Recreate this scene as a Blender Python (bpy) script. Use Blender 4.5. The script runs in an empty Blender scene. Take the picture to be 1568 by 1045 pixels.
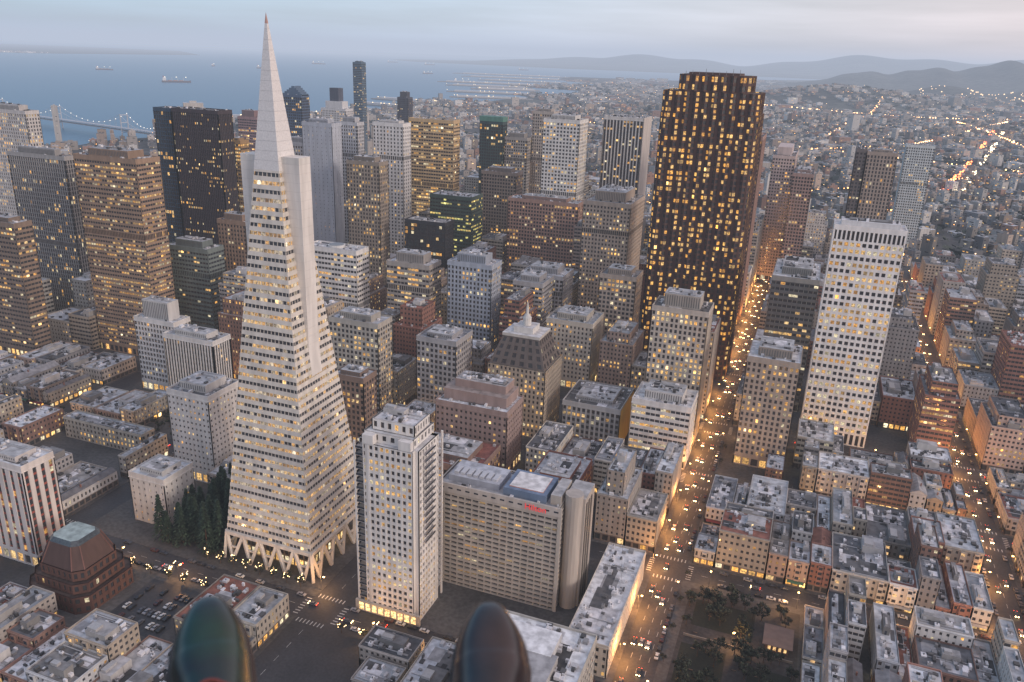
import bpy, numpy as np, math, random
rnd=random.Random(7); nr=np.random.RandomState(7)
scene=bpy.context.scene
CAMH=248.9; F_PX=1225.4
YAW,PIT,ROL=math.radians(20.211),math.radians(19.659),math.radians(2.109)
Fv=np.array([-math.sin(YAW)*math.cos(PIT),math.cos(YAW)*math.cos(PIT),-math.sin(PIT)])
R0=np.array([math.cos(YAW),math.sin(YAW),0.]);D0=np.cross(Fv,R0)
Rv=math.cos(ROL)*R0-math.sin(ROL)*D0; Dv=math.sin(ROL)*R0+math.cos(ROL)*D0
def inview(x,y,z=0,m=120):
    d=np.array([x,y,z-CAMH]);k=d@Fv
    if k<5:return False
    return -m<784+F_PX*(d@Rv)/k<1568+m and -200<522+F_PX*(d@Dv)/k<1045+m
# ---------------- camera
cam=bpy.data.cameras.new("camera");co=bpy.data.objects.new("camera",cam);scene.collection.objects.link(co)
from mathutils import Matrix,Vector
Mx=Matrix(((Rv[0],-Dv[0],-Fv[0],0),(Rv[1],-Dv[1],-Fv[1],0),(Rv[2],-Dv[2],-Fv[2],CAMH),(0,0,0,1)))
co.matrix_world=Mx
cam.sensor_width=36;cam.lens=F_PX/1568*36;cam.clip_start=.1;cam.clip_end=120000
cam.dof.use_dof=True;cam.dof.focus_distance=450;cam.dof.aperture_fstop=5
scene.camera=co
scene.view_settings.view_transform='Standard';scene.view_settings.look='None';scene.view_settings.exposure=0
# ---------------- materials
def mat(name):
    m=bpy.data.materials.new(name);m.use_nodes=True
    return m,m.node_tree,m.node_tree.nodes["Principled BSDF"]
def N(nt,t,**k):
    n=nt.nodes.new(t)
    for a,b in k.items():setattr(n,a,b)
    return n
def noisefac(nt,scale,detail=2,vec=None,lo=.35,hi=.65,a=.7,b=1.15,stretch=None):
    g=N(nt,'ShaderNodeNewGeometry')
    src=g.outputs['Position']
    if stretch:
        mp=N(nt,'ShaderNodeMapping');mp.inputs['Scale'].default_value=stretch;nt.links.new(src,mp.inputs['Vector']);src=mp.outputs[0]
    n=N(nt,'ShaderNodeTexNoise');n.inputs['Scale'].default_value=scale;n.inputs['Detail'].default_value=detail
    nt.links.new(src,n.inputs['Vector'])
    r=N(nt,'ShaderNodeMapRange');r.inputs[1].default_value=lo;r.inputs[2].default_value=hi;r.inputs[3].default_value=a;r.inputs[4].default_value=b
    nt.links.new(n.outputs[0],r.inputs[0]);return r.outputs[0]
def mul(nt,a,b):
    v=N(nt,'ShaderNodeVectorMath',operation='SCALE');nt.links.new(a,v.inputs[0]);nt.links.new(b,v.inputs['Scale']);return v.outputs[0]
def attrmat(name,rough,layers,metal=0,tint=None):
    m,nt,p=mat(name);at=N(nt,'ShaderNodeAttribute',attribute_name='Col');c=at.outputs['Color']
    for L in layers:c=mul(nt,c,noisefac(nt,**L))
    nt.links.new(c,p.inputs['Base Color']);p.inputs['Roughness'].default_value=rough;p.inputs['Metallic'].default_value=metal
    return m
M_WALL=attrmat("facade_concrete",.8,[dict(scale=.3,a=.86,b=1.08,detail=3,stretch=(1,1,.15))])
M_ROOF=attrmat("roofing",.85,[dict(scale=.3,a=.68,b=1.18,detail=5)])
M_METAL=attrmat("painted_metal",.5,[dict(scale=1.5,a=.92,b=1.05,detail=1)],.1)
M_LEAF=attrmat("foliage",.8,[dict(scale=.5,a=.6,b=1.3,detail=1)])
def glassmat():
    m,nt,p=mat("window_glass");at=N(nt,'ShaderNodeAttribute',attribute_name='Col')
    p.inputs['Base Color'].default_value=(.04,.047,.06,1);p.inputs['Roughness'].default_value=.12
    f=noisefac(nt,.9,2,a=.35,b=1.5)
    x=N(nt,'ShaderNodeMath',operation='MULTIPLY');nt.links.new(at.outputs['Alpha'],x.inputs[0]);nt.links.new(f,x.inputs[1])
    nt.links.new(at.outputs['Color'],p.inputs['Emission Color']);nt.links.new(x.outputs[0],p.inputs['Emission Strength'])
    m.cycles.emission_sampling='NONE';return m
M_GLASS=glassmat()
def emismat(name):
    m,nt,p=mat(name);at=N(nt,'ShaderNodeAttribute',attribute_name='Col')
    p.inputs['Base Color'].default_value=(.1,.1,.1,1)
    nt.links.new(at.outputs['Color'],p.inputs['Emission Color']);nt.links.new(at.outputs['Alpha'],p.inputs['Emission Strength'])
    m.cycles.emission_sampling='NONE';return m
M_LIGHT=emismat("lamp_glow")
MATS=[M_WALL,M_GLASS,M_ROOF,M_METAL,M_LIGHT,M_LEAF]
W,G,RF,MT,LT,LF=range(6)
# ---------------- mesh builder
class B:
    def __init__(s):s.q=[];s.m=[];s.c=[];s.ng=[]
    def add(s,q,m,c):
        q=np.asarray(q,float).reshape(-1,4,3);n=len(q)
        c=np.asarray(c,float)
        if c.ndim==1:
            if len(c)==3:c=np.append(c,1.)
            c=np.tile(c,(n,1))
        s.q.append(q);s.m.append(np.full(n,m,np.int32));s.c.append(c)
    def ngon(s,pts,m,c):
        c=list(c)+([1.] if len(c)==3 else []);s.ng.append((np.asarray(pts,float),m,c))
    def box(s,x0,x1,y0,y1,z0,z1,m,c,top=None,bot=False):
        a,b,d,e=(x0,y0),(x1,y0),(x1,y1),(x0,y1);P=[a,b,d,e]
        q=[[(*P[i],z0),(*P[(i+1)%4],z0),(*P[(i+1)%4],z1),(*P[i],z1)] for i in range(4)]
        s.add(q,m,c)
        s.add([[(x0,y0,z1),(x1,y0,z1),(x1,y1,z1),(x0,y1,z1)]],m if top is None else top[0],c if top is None else top[1])
        if bot:s.add([[(x0,y0,z0),(x0,y1,z0),(x1,y1,z0),(x1,y0,z0)]],m,c)
    def frust(s,P0,P1,m,c,cap=True):
        n=len(P0);s.add([[P0[i],P0[(i+1)%n],P1[(i+1)%n],P1[i]] for i in range(n)],m,c)
        if cap:s.ngon(P1,m,c)
    def cyl(s,x,y,z0,z1,r0,r1,m,c,n=10,cap=True):
        f=lambda r,z:[(x+r*math.cos(2*math.pi*i/n),y+r*math.sin(2*math.pi*i/n),z) for i in range(n)]
        s.frust(f(r0,z0),f(r1,z1),m,c,cap)
    def beam(s,a,b,w,m,c):
        a=np.array(a,float);b=np.array(b,float);d=b-a;d/=np.linalg.norm(d)
        u=np.cross(d,[0,0,1.]);
        if np.linalg.norm(u)<1e-3:u=np.array([1.,0,0])
        u/=np.linalg.norm(u);v=np.cross(u,d);o=[(-1,-1),(1,-1),(1,1),(-1,1)]
        P=[a+(u*i+v*j)*w/2 for i,j in o];Q=[b+(u*i+v*j)*w/2 for i,j in o]
        s.add([[P[i],P[(i+1)%4],Q[(i+1)%4],Q[i]] for i in range(4)]+[Q,P[::-1]],m,c)
    def obj(s,name,origin=None,mats=None,parent=None):
        me=bpy.data.meshes.new(name)
        q=np.concatenate(s.q) if s.q else np.zeros((0,4,3));nq=len(q)
        v=q.reshape(-1,3);mi=np.concatenate(s.m) if s.m else np.zeros(0,int);cc=np.concatenate(s.c) if s.c else np.zeros((0,4))
        tot=[4]*nq
        if s.ng:
            v=np.concatenate([v]+[g[0] for g in s.ng]);mi=np.concatenate([mi,[g[1] for g in s.ng]])
            cc=np.concatenate([cc,np.array([g[2] for g in s.ng])]);tot+= [len(g[0]) for g in s.ng]
        if origin is not None:v=v-np.array(origin)
        tot=np.array(tot,np.int32);st=np.concatenate([[0],np.cumsum(tot)[:-1]]).astype(np.int32)
        me.vertices.add(len(v));me.vertices.foreach_set('co',v.astype(np.float32).ravel())
        me.loops.add(len(v));me.loops.foreach_set('vertex_index',np.arange(len(v),dtype=np.int32))
        me.polygons.add(len(tot));me.polygons.foreach_set('loop_start',st)
        try:me.polygons.foreach_set('loop_total',tot)
        except Exception:pass
        for m in (mats or MATS):me.materials.append(m)
        me.polygons.foreach_set('material_index',mi.astype(np.int32))
        a=me.attributes.new('Col','FLOAT_COLOR','FACE');a.data.foreach_set('color',cc.astype(np.float32).ravel())
        me.update(calc_edges=True)
        o=bpy.data.objects.new(name,me);scene.collection.objects.link(o)
        if origin is not None:o.location=origin
        if parent:o.parent=parent
        return o
WARM=[(1,.55,.16),(1,.6,.2),(1,.66,.28),(1,.48,.1),(.95,.8,.5)]
LITK=.8;LSK=.85
def wincols(nx,nf,st):
    n=nx*nf;c=np.zeros((n,4));lit=st.get('lit',.4)*LITK;ls=st.get('ls',1.1)*LSK
    fl=nr.rand(nf);fl=np.where(fl<.3,.25,np.where(fl>.78,1.7,1.))
    g=max(1,min(nx,int(nr.randint(2,5))));ng=(nx+g-1)//g
    gr=np.repeat(nr.rand(nf,ng),g,axis=1)[:,:nx];gb=np.repeat(nr.rand(nf,ng),g,axis=1)[:,:nx].ravel()
    p=(.45*nr.rand(nf,nx)+.55*gr).ravel();thr=np.repeat(fl*lit,nx);thr=.13+.7*thr
    on=p<thr
    w=np.array(st.get('wc',WARM));k=nr.randint(0,len(w),n)
    c[:,:3]=w[k]*(.9+.2*nr.rand(n,1));c[:,3]=np.where(on,ls*(.25+.5*gb+.45*nr.rand(n)),0.012)
    hot=nr.rand(n)<.02;c[:,3]=np.where(hot&on,ls*2.4,c[:,3])
    return c
def facade(b,p0,p1,q0,q1,nx,nf,st):
    p0,p1,q0,q1=[np.array(t,float) for t in (p0,p1,q0,q1)]
    n=np.cross(p1-p0,(q0+q1)/2-(p0+p1)/2);n/=np.linalg.norm(n)
    def S(u,v,o):
        u=np.asarray(u,float)[...,None];v=np.asarray(v,float)[...,None]
        return (p0*(1-u)+p1*u)*(1-v)+(q0*(1-u)+q1*u)*v+n*o
    d=st.get('d',.45);po=st.get('po',0.);so=st.get('so',-.08);pw=st.get('pw',.35);sw=st.get('sw',.4)
    wc=st['w'];sc=st.get('s',wc);nx=max(1,nx);nf=max(1,nf)
    i,j=np.meshgrid(np.arange(nx),np.arange(nf));i=i.ravel();j=j.ravel()
    u0,u1,v0,v1=i/nx,(i+1)/nx,j/nf,(j+1)/nf
    b.add(np.stack([S(u0,v0,-d),S(u1,v0,-d),S(u1,v1,-d),S(u0,v1,-d)],1),G,wincols(nx,nf,st))
    if pw>0:
        e=np.arange(nx+1)/nx;h=pw/nx/2;a=np.clip(e-h,0,1);c=np.clip(e+h,0,1);z=np.zeros(nx+1);o=z+1
        b.add(np.concatenate([np.stack([S(a,z,po),S(c,z,po),S(c,o,po),S(a,o,po)],1),
            np.stack([S(a,z,-d),S(a,z,po),S(a,o,po),S(a,o,-d)],1),np.stack([S(c,z,po),S(c,z,-d),S(c,o,-d),S(c,o,po)],1)]),W,wc)
    if sw>0:
        e=np.arange(nf+1)/nf;h=sw/nf/2;a=np.clip(e-h,0,1);c=np.clip(e+h,0,1)
        z=np.zeros(nf+1);o=z+1
        b.add(np.concatenate([np.stack([S(z,a,so),S(o,a,so),S(o,c,so),S(z,c,so)],1),
            np.stack([S(z,c,so),S(o,c,so),S(o,c,-d),S(z,c,-d)],1),np.stack([S(z,a,-d),S(o,a,-d),S(o,a,so),S(z,a,so)],1)]),W,sc)
ROOFC=[(.45,.48,.52),(.33,.36,.39),(.52,.56,.6),(.2,.21,.23),(.32,.31,.3),(.1,.105,.115),(.66,.69,.72),(.6,.63,.66),(.4,.43,.46),(.15,.155,.165)]
def roof(b,P,z,rc,wc,par=1.):
    P=np.array(P,float);c=P.mean(0);n=len(P)
    L=np.abs(P-c).max();k=1-.4/max(L,2)
    I=c+(P-c)*k
    q=[];w=[]
    for i in range(n):
        j=(i+1)%n
        q.append([(*P[i],z),(*P[j],z),(*I[j],z),(*I[i],z)])
        w.append([(*I[i],z),(*I[j],z),(*I[j],z-par),(*I[i],z-par)])
    b.add(q,W,wc);b.add(w,W,wc)
    b.ngon([(*p,z-par) for p in I],RF,rc)
def prism(b,P,z0,z1,st,fh=3.8,bw=3.2,rc=None,par=1.,top=True):
    n=len(P);nf=st.get('nf') or max(1,round((z1-z0)/fh))
    for i in range(n):
        p,q=P[i],P[(i+1)%n];L=math.hypot(q[0]-p[0],q[1]-p[1])
        facade(b,(*p,z0),(*q,z0),(*p,z1),(*q,z1),max(1,round(L/bw)),nf,st)
    if top:roof(b,P,z1,rc or rnd.choice(ROOFC),st['w'],par)
def band(b,P,z0,z1,c,o=0):
    n=len(P)
    if o:
        x0,x1=min(p[0] for p in P)-o,max(p[0] for p in P)+o;y0,y1=min(p[1] for p in P)-o,max(p[1] for p in P)+o
        b.box(x0,x1,y0,y1,z0,z1,W,c,bot=True);return
    b.add([[(*P[i],z0),(*P[(i+1)%n],z0),(*P[(i+1)%n],z1),(*P[i],z1)] for i in range(n)],W,c)
def rect(x0,x1,y0,y1):return [(x0,y0),(x1,y0),(x1,y1),(x0,y1)]
def clutter(b,x0,x1,y0,y1,z,dens=1.,big=True):
    w,d=x1-x0,y1-y0
    if w<4 or d<4:return
    if big and w>7 and d>9:
        pw,pd=w*rnd.uniform(.25,.5),d*rnd.uniform(.2,.5);px=rnd.uniform(x0+1,x1-1-pw);py=rnd.uniform(y0+1,y1-1-pd);ph=rnd.uniform(2.2,4.5)
        g=rnd.uniform(.15,.6);b.box(px,px+pw,py,py+pd,z,z+ph,W,(g,g*.98,g*.95),(RF,(g*.9,g*.9,g*.92)))
        b.box(px+.6,px+pw*.5,py+.6,py+pd*.6,z+ph,z+ph+1.2,MT,(.4,.4,.4))
        if rnd.random()<.4:b.box(px+pw*.3,px+pw*.3+.9,py-.04,py,z,z+2.1,G,(1,.7,.35,1.5*(rnd.random()<.3)))
    for k in range(int(w*d/38*dens)+1):
        s=rnd.uniform(.6,2.4);t=rnd.uniform(.6,2.8);x=rnd.uniform(x0+1,max(x0+1.1,x1-s-1));y=rnd.uniform(y0+1,max(y0+1.1,y1-t-1));g=rnd.choice([.06,.1,.25,.45,.6,.75])
        h=rnd.uniform(.5,1.8);b.box(x,x+s,y,y+t,z+.003*k,z+h,MT,(g,g,g*1.02))
        r=rnd.random()
        if r<.25:b.cyl(x+s*.5,y+t*.5,z+h,z+h+.5,.3,.3,MT,(.15,.15,.15),8)
        elif r<.32:b.cyl(x,y+t+.6,z,z+rnd.uniform(2,5),.08,.05,MT,(.2,.2,.2),5)
    if w>6 and d>6:
        for k in range(int(1+dens*2)):
            pw,pd=w*rnd.uniform(.15,.45),d*rnd.uniform(.15,.45);x=rnd.uniform(x0+.6,x1-.6-pw);y=rnd.uniform(y0+.6,y1-.6-pd);g=rnd.choice([.06,.12,.3,.5,.65])
            b.add([[(x,y,z+.02+.004*k),(x+pw,y,z+.02+.004*k),(x+pw,y+pd,z+.02+.004*k),(x,y+pd,z+.02+.004*k)]],RF,(g,g,g*1.03))
        for k in range(int(1+dens)):
            y=rnd.uniform(y0+1,y1-1);b.box(x0+1.5,x1-2,y,y+.35,z+.2,z+.5,MT,(.45,.45,.46))
heroes=[]
def st(w,lit=.4,**k):
    d=dict(w=w,lit=lit);d.update(k);return d
SHOP=dict(lit=.95,pw=.22,sw=.25,ls=1.5,d=.7)
def tower(name,x0,x1,y0,y1,h,s,fh=3.8,bw=3.2,pent=6,rc=None,ledge=0,z0=0,cl=1.):
    heroes.append((x0,x1,y0,y1));b=B();P=rect(x0,x1,y0,y1);att=3.2 if h>20 else 1.4;w,d=x1-x0,y1-y0
    if h>35:
        prism(b,P,0,6.5,{**SHOP,'w':s['w'],'nf':1},6.5,5.,top=False)
        band(b,P,6.5,8,s['w'])
        if h>70 and s.get('sw',.4)<.55 and rnd.random()<.6:
            zm=h*rnd.uniform(.45,.8)
            prism(b,P,8,zm,s,fh,bw,top=False);prism(b,P,zm,zm+4.2,dict(w=tuple(c*.8 for c in s['w']),lit=0,pw=.3,sw=.1,nf=1),4,bw*.6,top=False)
            prism(b,P,zm+4.2,h-att,s,fh,bw,top=False)
        else:prism(b,P,8,h-att,s,fh,bw,top=False)
    else:prism(b,P,0,h-att,s,fh,bw,top=False)
    band(b,P,h-att,h,s['w'])
    band(b,P,h-att-.3,h-att+.25,tuple(min(.75,c*1.08) for c in s['w']),.22)
    b.box(x0+.6,x1-.6,y0+.6,y1-.6,h-att-.3,h-1.3,W,s['w'])
    roof(b,P,h,rc or rnd.choice(ROOFC),s['w'],1.)
    if pent:
        m=.18;g=s['w'];px0,px1,py0,py1=x0+w*m,x1-w*m,y0+d*m,y1-d*m
        b.box(px0,px1,py0,py1,h-1,h-1+pent,W,tuple(c*.85 for c in g),(RF,(.4,.41,.42)))
        n=max(3,int((px1-px0)/1.5))
        for i in range(n):
            xx=px0+(i+.25)*(px1-px0)/n;b.box(xx,xx+.5,py0-.12,py0,h,h-2+pent,MT,(.12,.12,.12))
        clutter(b,px0,px1,py0,py1,h-1+pent,1,False)
    clutter(b,x0,x1,y0,y1,h-1,cl,False)
    return b
# ---- PYRAMID
def pyramid():
    cx,cy,H,a0=-229.,305.,260.,26.5;b=B();heroes.append((cx-28,cx+28,cy-28,cy+28))
    half=lambda z:a0*(1-z/H)+.35
    wc=(.64,.6,.54)
    C=lambda z:[(cx-half(z),cy-half(z),z),(cx+half(z),cy-half(z),z),(cx+half(z),cy+half(z),z),(cx-half(z),cy+half(z),z)]
    zb,zt=15.,197.;nf=48;fh=(zt-zb)/nf
    for k in range(nf):
        z=zb+k*fh;A=C(z);D=C(z+fh)
        s=st(wc,.75,pw=.12,sw=.54,d=.5,po=-.3,so=0.,ls=.8,wc=[(1,.58,.2),(1,.64,.28),(1,.54,.18),(.95,.75,.5)])
        for i in range(4):
            j=(i+1)%4;nx=max(1,int(2*half(z+fh)/2.0));facade(b,A[i],A[j],D[i],D[j],nx,1,s)
    z=zt
    while z<258:
        z2=min(z+4.2,258);A=C(z);D=C(z2-.1);b.frust(A,D,MT,(.7,.68,.66),False)
        hz=lambda zz:[tuple(np.array(p)*1.0+np.array([np.sign(cx-p[0])*.08,np.sign(cy-p[1])*.08,0])) for p in C(zz)]
        b.frust(hz(z2-.1),hz(z2),MT,(.45,.44,.43),False);z=z2
    b.frust(C(258),[(cx,cy,262.5)]*4,MT,(.5,.3,.25),False)
    for sgn in(1,-1):
        xo=cx+sgn*15.6;hw=4.3
        for k in range(22):
            za=112+k*4.0;zc=za+4.0
            xi=cx+sgn*(half(za)-3)
            x0,x1=sorted((xi,xo));
            b.box(x0,x1,cy-hw,cy+hw,za,zc-.08,W,(.68,.65,.61));b.box(x0+.06,x1-.06,cy-hw+.06,cy+hw-.06,zc-.08,zc,W,(.5,.48,.45))
        x0,x1=sorted((cx,xo));b.box(x0,x1,cy-hw,cy+hw,200,203,W,(.64,.62,.58))
        zs=100
        b.add([[(cx+sgn*(half(zs)+.02),cy-hw,zs),(cx+sgn*(half(zs)+.02),cy+hw,zs),(xo,cy+hw,112),(xo,cy-hw,112)]],W,(.66,.63,.59))
        for yy in(-hw,hw):b.add([[(cx+sgn*half(zs),cy+yy,zs),(xo,cy+yy,112),(cx+sgn*(half(112)-2),cy+yy,112),(cx+sgn*(half(106)-2),cy+yy,106)]],W,(.55,.52,.48))
    Bt=C(0.2);Tp=C(zb)
    for i in range(4):
        j=(i+1)%4;p0,p1,q0,q1=[np.array(t) for t in (Bt[i],Bt[j],Tp[i],Tp[j])]
        n=5
        for k in range(n):
            u0,u1,um=k/n,(k+1)/n,(k+.5)/n
            L=lambda a,c,u:a*(1-u)+c*u
            b.beam(L(q0,q1,u0),L(p0,p1,um),1.5,W,wc);b.beam(L(q0,q1,u1),L(p0,p1,um),1.5,W,wc)
            md0=L(L(p0,p1,um),L(q0,q1,u0),.5);md1=L(L(p0,p1,um),L(q0,q1,u1),.5);b.beam(md0,md1,.8,W,wc)
        b.beam(q0,q1,1.8,W,wc)
        b.beam(p0,q0,1.5,W,wc)
    s=st((.25,.2,.15),.95,pw=.2,sw=.15,ls=1.5,nf=3)
    prism(b,rect(cx-19,cx+19,cy-19,cy+19),.15,zb,s,5,3)
    return b.obj("pyramid_skyscraper",(cx,cy,0))
pyramid()
# ---- CONDO
def condo():
    x0,x1,y0,y1,h=-172,-141,271,297,88.;b=B();heroes.append((x0,x1,y0,y1));nf=26
    wc=(.7,.68,.65)
    s=st(wc,.62,pw=.38,sw=.42,d=.6,ls=.85)
    bal=st((.6,.58,.55),.3,pw=.08,sw=.3,d=2.2,so=.0,po=-1.2,s=(.64,.62,.59),ls=.7)
    k=4.6
    P=[(x0+k,y0),(x1-2.2,y0),(x1-2.2,y0+2.5),(x1,y0+2.5),(x1,y1-k),(x1-k,y1-k),(x1-k,y1),(x0+k,y1),(x0+k,y1-k),(x0,y1-k),(x0,y0+k),(x0+k,y0+k)]
    for i in range(12):
        p,q=P[i],P[(i+1)%12];L=math.hypot(q[0]-p[0],q[1]-p[1])
        if L<2.6:b.add([[(*p,0),(*q,0),(*q,h),(*p,h)]],W,wc);continue
        facade(b,(*p,0),(*q,0),(*p,h),(*q,h),max(1,round(L/2.7)),nf,s if L>8 else bal)
    b.ngon([(*p,h) for p in P],RF,(.5,.51,.52))
    for f in range(2,nf):
        z=f*h/nf
        for (a,c,d_,e) in((x0-.2,x0+k,y0+.4,y0+k),(x1-k,x1+.2,y1-k,y1-.4),(x0-.2,x0+k,y1-k,y1-.4)):
            b.box(a,c,d_,e,z-.18,z,W,(.5,.48,.46),bot=True);b.box(a,c-.02,d_,d_+.08,z,z+1.,G,(0,0,0,0));b.box(a,a+.08,d_+.1,e-.02,z,z+.99,G,(0,0,0,0))
    for f in range(12,nf):
        z=f*h/nf
        b.box(x1-.02,x1+1.3,y0+6,y0+16,z-.2,z,W,(.6,.58,.55),bot=True);b.box(x1+1.22,x1+1.3,y0+6,y0+16,z,z+1,G,(0,0,0,0))
    for (x,y) in((x0+.2,y0+.6),(x1-.2,y1-.6)):b.box(x-.4,x+.4,y-.4,y+.4,0,h,W,wc)
    for (a,c,d_,e,z0,z1) in((x0+3.5,x1-3,y0+3,y1-3,h,h+4.5),(x0+6,x1-4,y0+6,y1-5,h+4.5,h+9.5)):
        PP=rect(a,c,d_,e)
        for i in range(4):
            p,q=PP[i],PP[(i+1)%4];facade(b,(*p,z0),(*q,z0),(*p,z1),(*q,z1),6,1,st(wc,.1,pw=.5,sw=.45))
        roof(b,PP,z1,(.56,.57,.58),wc,.5)
    b.box(x0+4.7,x0+10,y0-.3,y0+3,h-.01,h+4.2,W,wc);b.box(x1-9,x1-3.01,y0+.3,y0+3.01,h+.01,h+4.3,W,wc)
    clutter(b,x0+6,x1-4,y0+6,y1-5,h+9,2.5,True)
    b.box(x0-1,x1+1.5,y0-1.2,y0-.02,.1,5.5,W,(.5,.45,.38),bot=True)
    for k in range(9):b.box(x0+1+k*3.4,x0+3.4+k*3.4,y0-1.27,y0-1.2,.8,4.6,G,(1,.62,.25,1.8))
    b.obj("white_condominium_tower",((x0+x1)/2,(y0+y1)/2,0))
condo()
# ---- HOTEL
def hotel():
    x0,x1,y0,y1,h=-148,-86,305,330,56.;b=B();heroes.append((x0,x1+14,y0,y1+5))
    wc=(.42,.39,.35)
    s=st(wc,.26,pw=.16,sw=.46,d=1.1,so=0.,po=-.25,nf=22,ls=.7)
    prism(b,rect(x0,x1,y0,y1),0,h,s,2.6,3.6,(.33,.35,.38))
    for t in (0,1):
        xx=x0+(x1-x0)*t;b.box(xx-.8,xx+.8,y0-.35,y0+.6,0,h-.01,W,(.45,.42,.38))
    b.box(x0-.5,x1+.5,y0-.5,y0+.3,h-4.2,h+.4,W,(.45,.42,.39),bot=True)
    for k in range(14):b.box(x0+2+k*4.4,x0+4.2+k*4.4,y0-.56,y0-.5,h-2.2,h-1.4,G,(0,0,0,0))
    b.box(x0+4,x0+30,y0+5,y1-4,h-1,h+2.2,W,(.33,.36,.42),(RF,(.42,.45,.5)))
    for k in range(7):b.box(x0+6+k*3.3,x0+8.2+k*3.3,y0+7,y0+13,h+2.2,h+3.4,MT,(.5,.52,.55))
    b.box(x0+33,x0+54,y0+3,y1-3,h-1,h+3,W,(.14,.2,.3),(RF,(.16,.22,.32)))
    b.box(x0+35.2,x0+51.8,y0+5.2,y1-5.2,h+3,h+3.4,W,(.55,.25,.18),(RF,(.66,.66,.66)))
    b.box(x0+56,x0+61,y0+4,y1-4,h-1,h+4,W,(.4,.37,.33),(RF,(.4,.4,.4)))
    clutter(b,x0,x1,y0,y1,h-1,.5,False)
    b.cyl(x1+4.2,y0+8,0,h+5,4.2,4.2,W,(.42,.38,.34),16)
    b.box(x1-.02,x1+9.5,y0+8,y1-1,0,h+3,W,(.4,.36,.32),(RF,(.4,.4,.4)))
    for k in range(3):b.box(x1+9.5,x1+9.9,y0+9.5+k*4,y0+11+k*4,2,h,MT,(.12,.11,.1))
    o=b.obj("hotel_tower",((x0+x1)/2,(y0+y1)/2,0))
    cu=bpy.data.curves.new("sign",'FONT');cu.body="Hilton";cu.size=4.2;cu.extrude=.12
    m,nt,p=mat("sign_red");p.inputs['Base Color'].default_value=(.6,.05,.05,1);p.inputs['Emission Color'].default_value=(1,.1,.1,1);p.inputs['Emission Strength'].default_value=.4
    cu.materials.append(m);t=bpy.data.objects.new("sign",cu);scene.collection.objects.link(t);t.parent=o
    t.location=(31-17,-12.5-.75,h-3.4);t.rotation_euler=(math.pi/2,0,0)
hotel()
# ---- dark bay-window tower
def baytower():
    b=B();x0,x1,y0,y1=-119,-49,640,692;heroes.append((x0,x1,y0,y1))
    wc=(.095,.055,.047)
    s=st(wc,.62,pw=.2,sw=.38,d=.5,so=-.1,po=.05,ls=1.25,wc=[(1,.46,.08),(1,.54,.13),(1,.6,.2)])
    def bays(x0,x1,y0,y1,z0,z1,nxb,nyb,nf):
        C=[(x0,y0),(x1,y0),(x1,y1),(x0,y1)];P=[]
        for i in range(4):
            p=np.array(C[i]);q=np.array(C[(i+1)%4]);n=nxb if i%2==0 else nyb
            d=(q-p)/n;nn=np.array([d[1],-d[0]])*.28
            for k in range(n):
                P+= [tuple(p+d*k),tuple(p+d*(k+.12)),tuple(p+d*(k+.5)+nn),tuple(p+d*(k+.88))]
        m=len(P)
        for i in range(m):
            p,q=P[i],P[(i+1)%m]
            if i%4 in(1,2):facade(b,(*p,z0),(*q,z0),(*p,z1),(*q,z1),1,nf,s)
            else:b.add([[(*p,z0),(*q,z0),(*q,z1),(*p,z1)]],W,wc)
        b.ngon([(*p,z1-.5) for p in P],RF,(.12,.11,.11))
    bays(x0,x1,y0,y1,0,212,10,7,49)
    bays(x0+.5,x1-1,y0+.5,y1-4,212,228,10,6,4)
    bays(x0+12,x1-9,y0+1,y1-7,228,240,7,5,2)
    for k in range(9):
        xx=x0+14+k*5;b.cyl(xx,y0+6,240,240+rnd.uniform(2,5),.2,.12,MT,(.2,.2,.2),6)
    b.box(x0+16,x1-16,y0+8,y1-12,239.5,241.5,W,wc)
    b.obj("dark_granite_bank_tower",((x0+x1)/2,(y0+y1)/2,0))
baytower()
# ---- white slab
def slab():
    x0,x1,y0,y1,h=15,58.5,556,578,153.;b=B();heroes.append((x0,x1,y0,y1))
    wc=(.76,.75,.73)
    s=st(wc,.68,pw=.36,sw=.42,d=.9,ls=.9,so=0.,po=.02)
    s2=st(wc,.1,pw=.4,sw=.12,d=1.0,so=0,po=.02)
    for z0,z1,nf,ss,k in((0,9,1,dict(s2,lit=.9,ls=1.6),1),(9,143,30,s,1),(143,150,1,s2,1.4)):
        Pr=rect(x0,x1,y0,y1)
        for i in range(4):
            p,q=Pr[i],Pr[(i+1)%4];n=(12 if i%2==0 else 6)
            facade(b,(*p,z0),(*q,z0),(*p,z1),(*q,z1),int(n*k),nf,ss)
    band(b,Pr,150,h,wc)
    roof(b,Pr,h,(.62,.62,.63),wc,.8)
    b.box(x0+4,x1-4,y0+4,y1-4,h-.8,h+2.5,W,(.62,.61,.6),(RF,(.6,.6,.61)))
    b.box(x0+9,x1-9,y0+7,y1-7,h+2.5,h+3.2,MT,(.12,.12,.12))
    clutter(b,x0+4,x1-4,y0+4,y1-4,h+2.5,1,False)
    b.obj("white_grid_office_tower",((x0+x1)/2,(y0+y1)/2,0))
slab()
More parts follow.
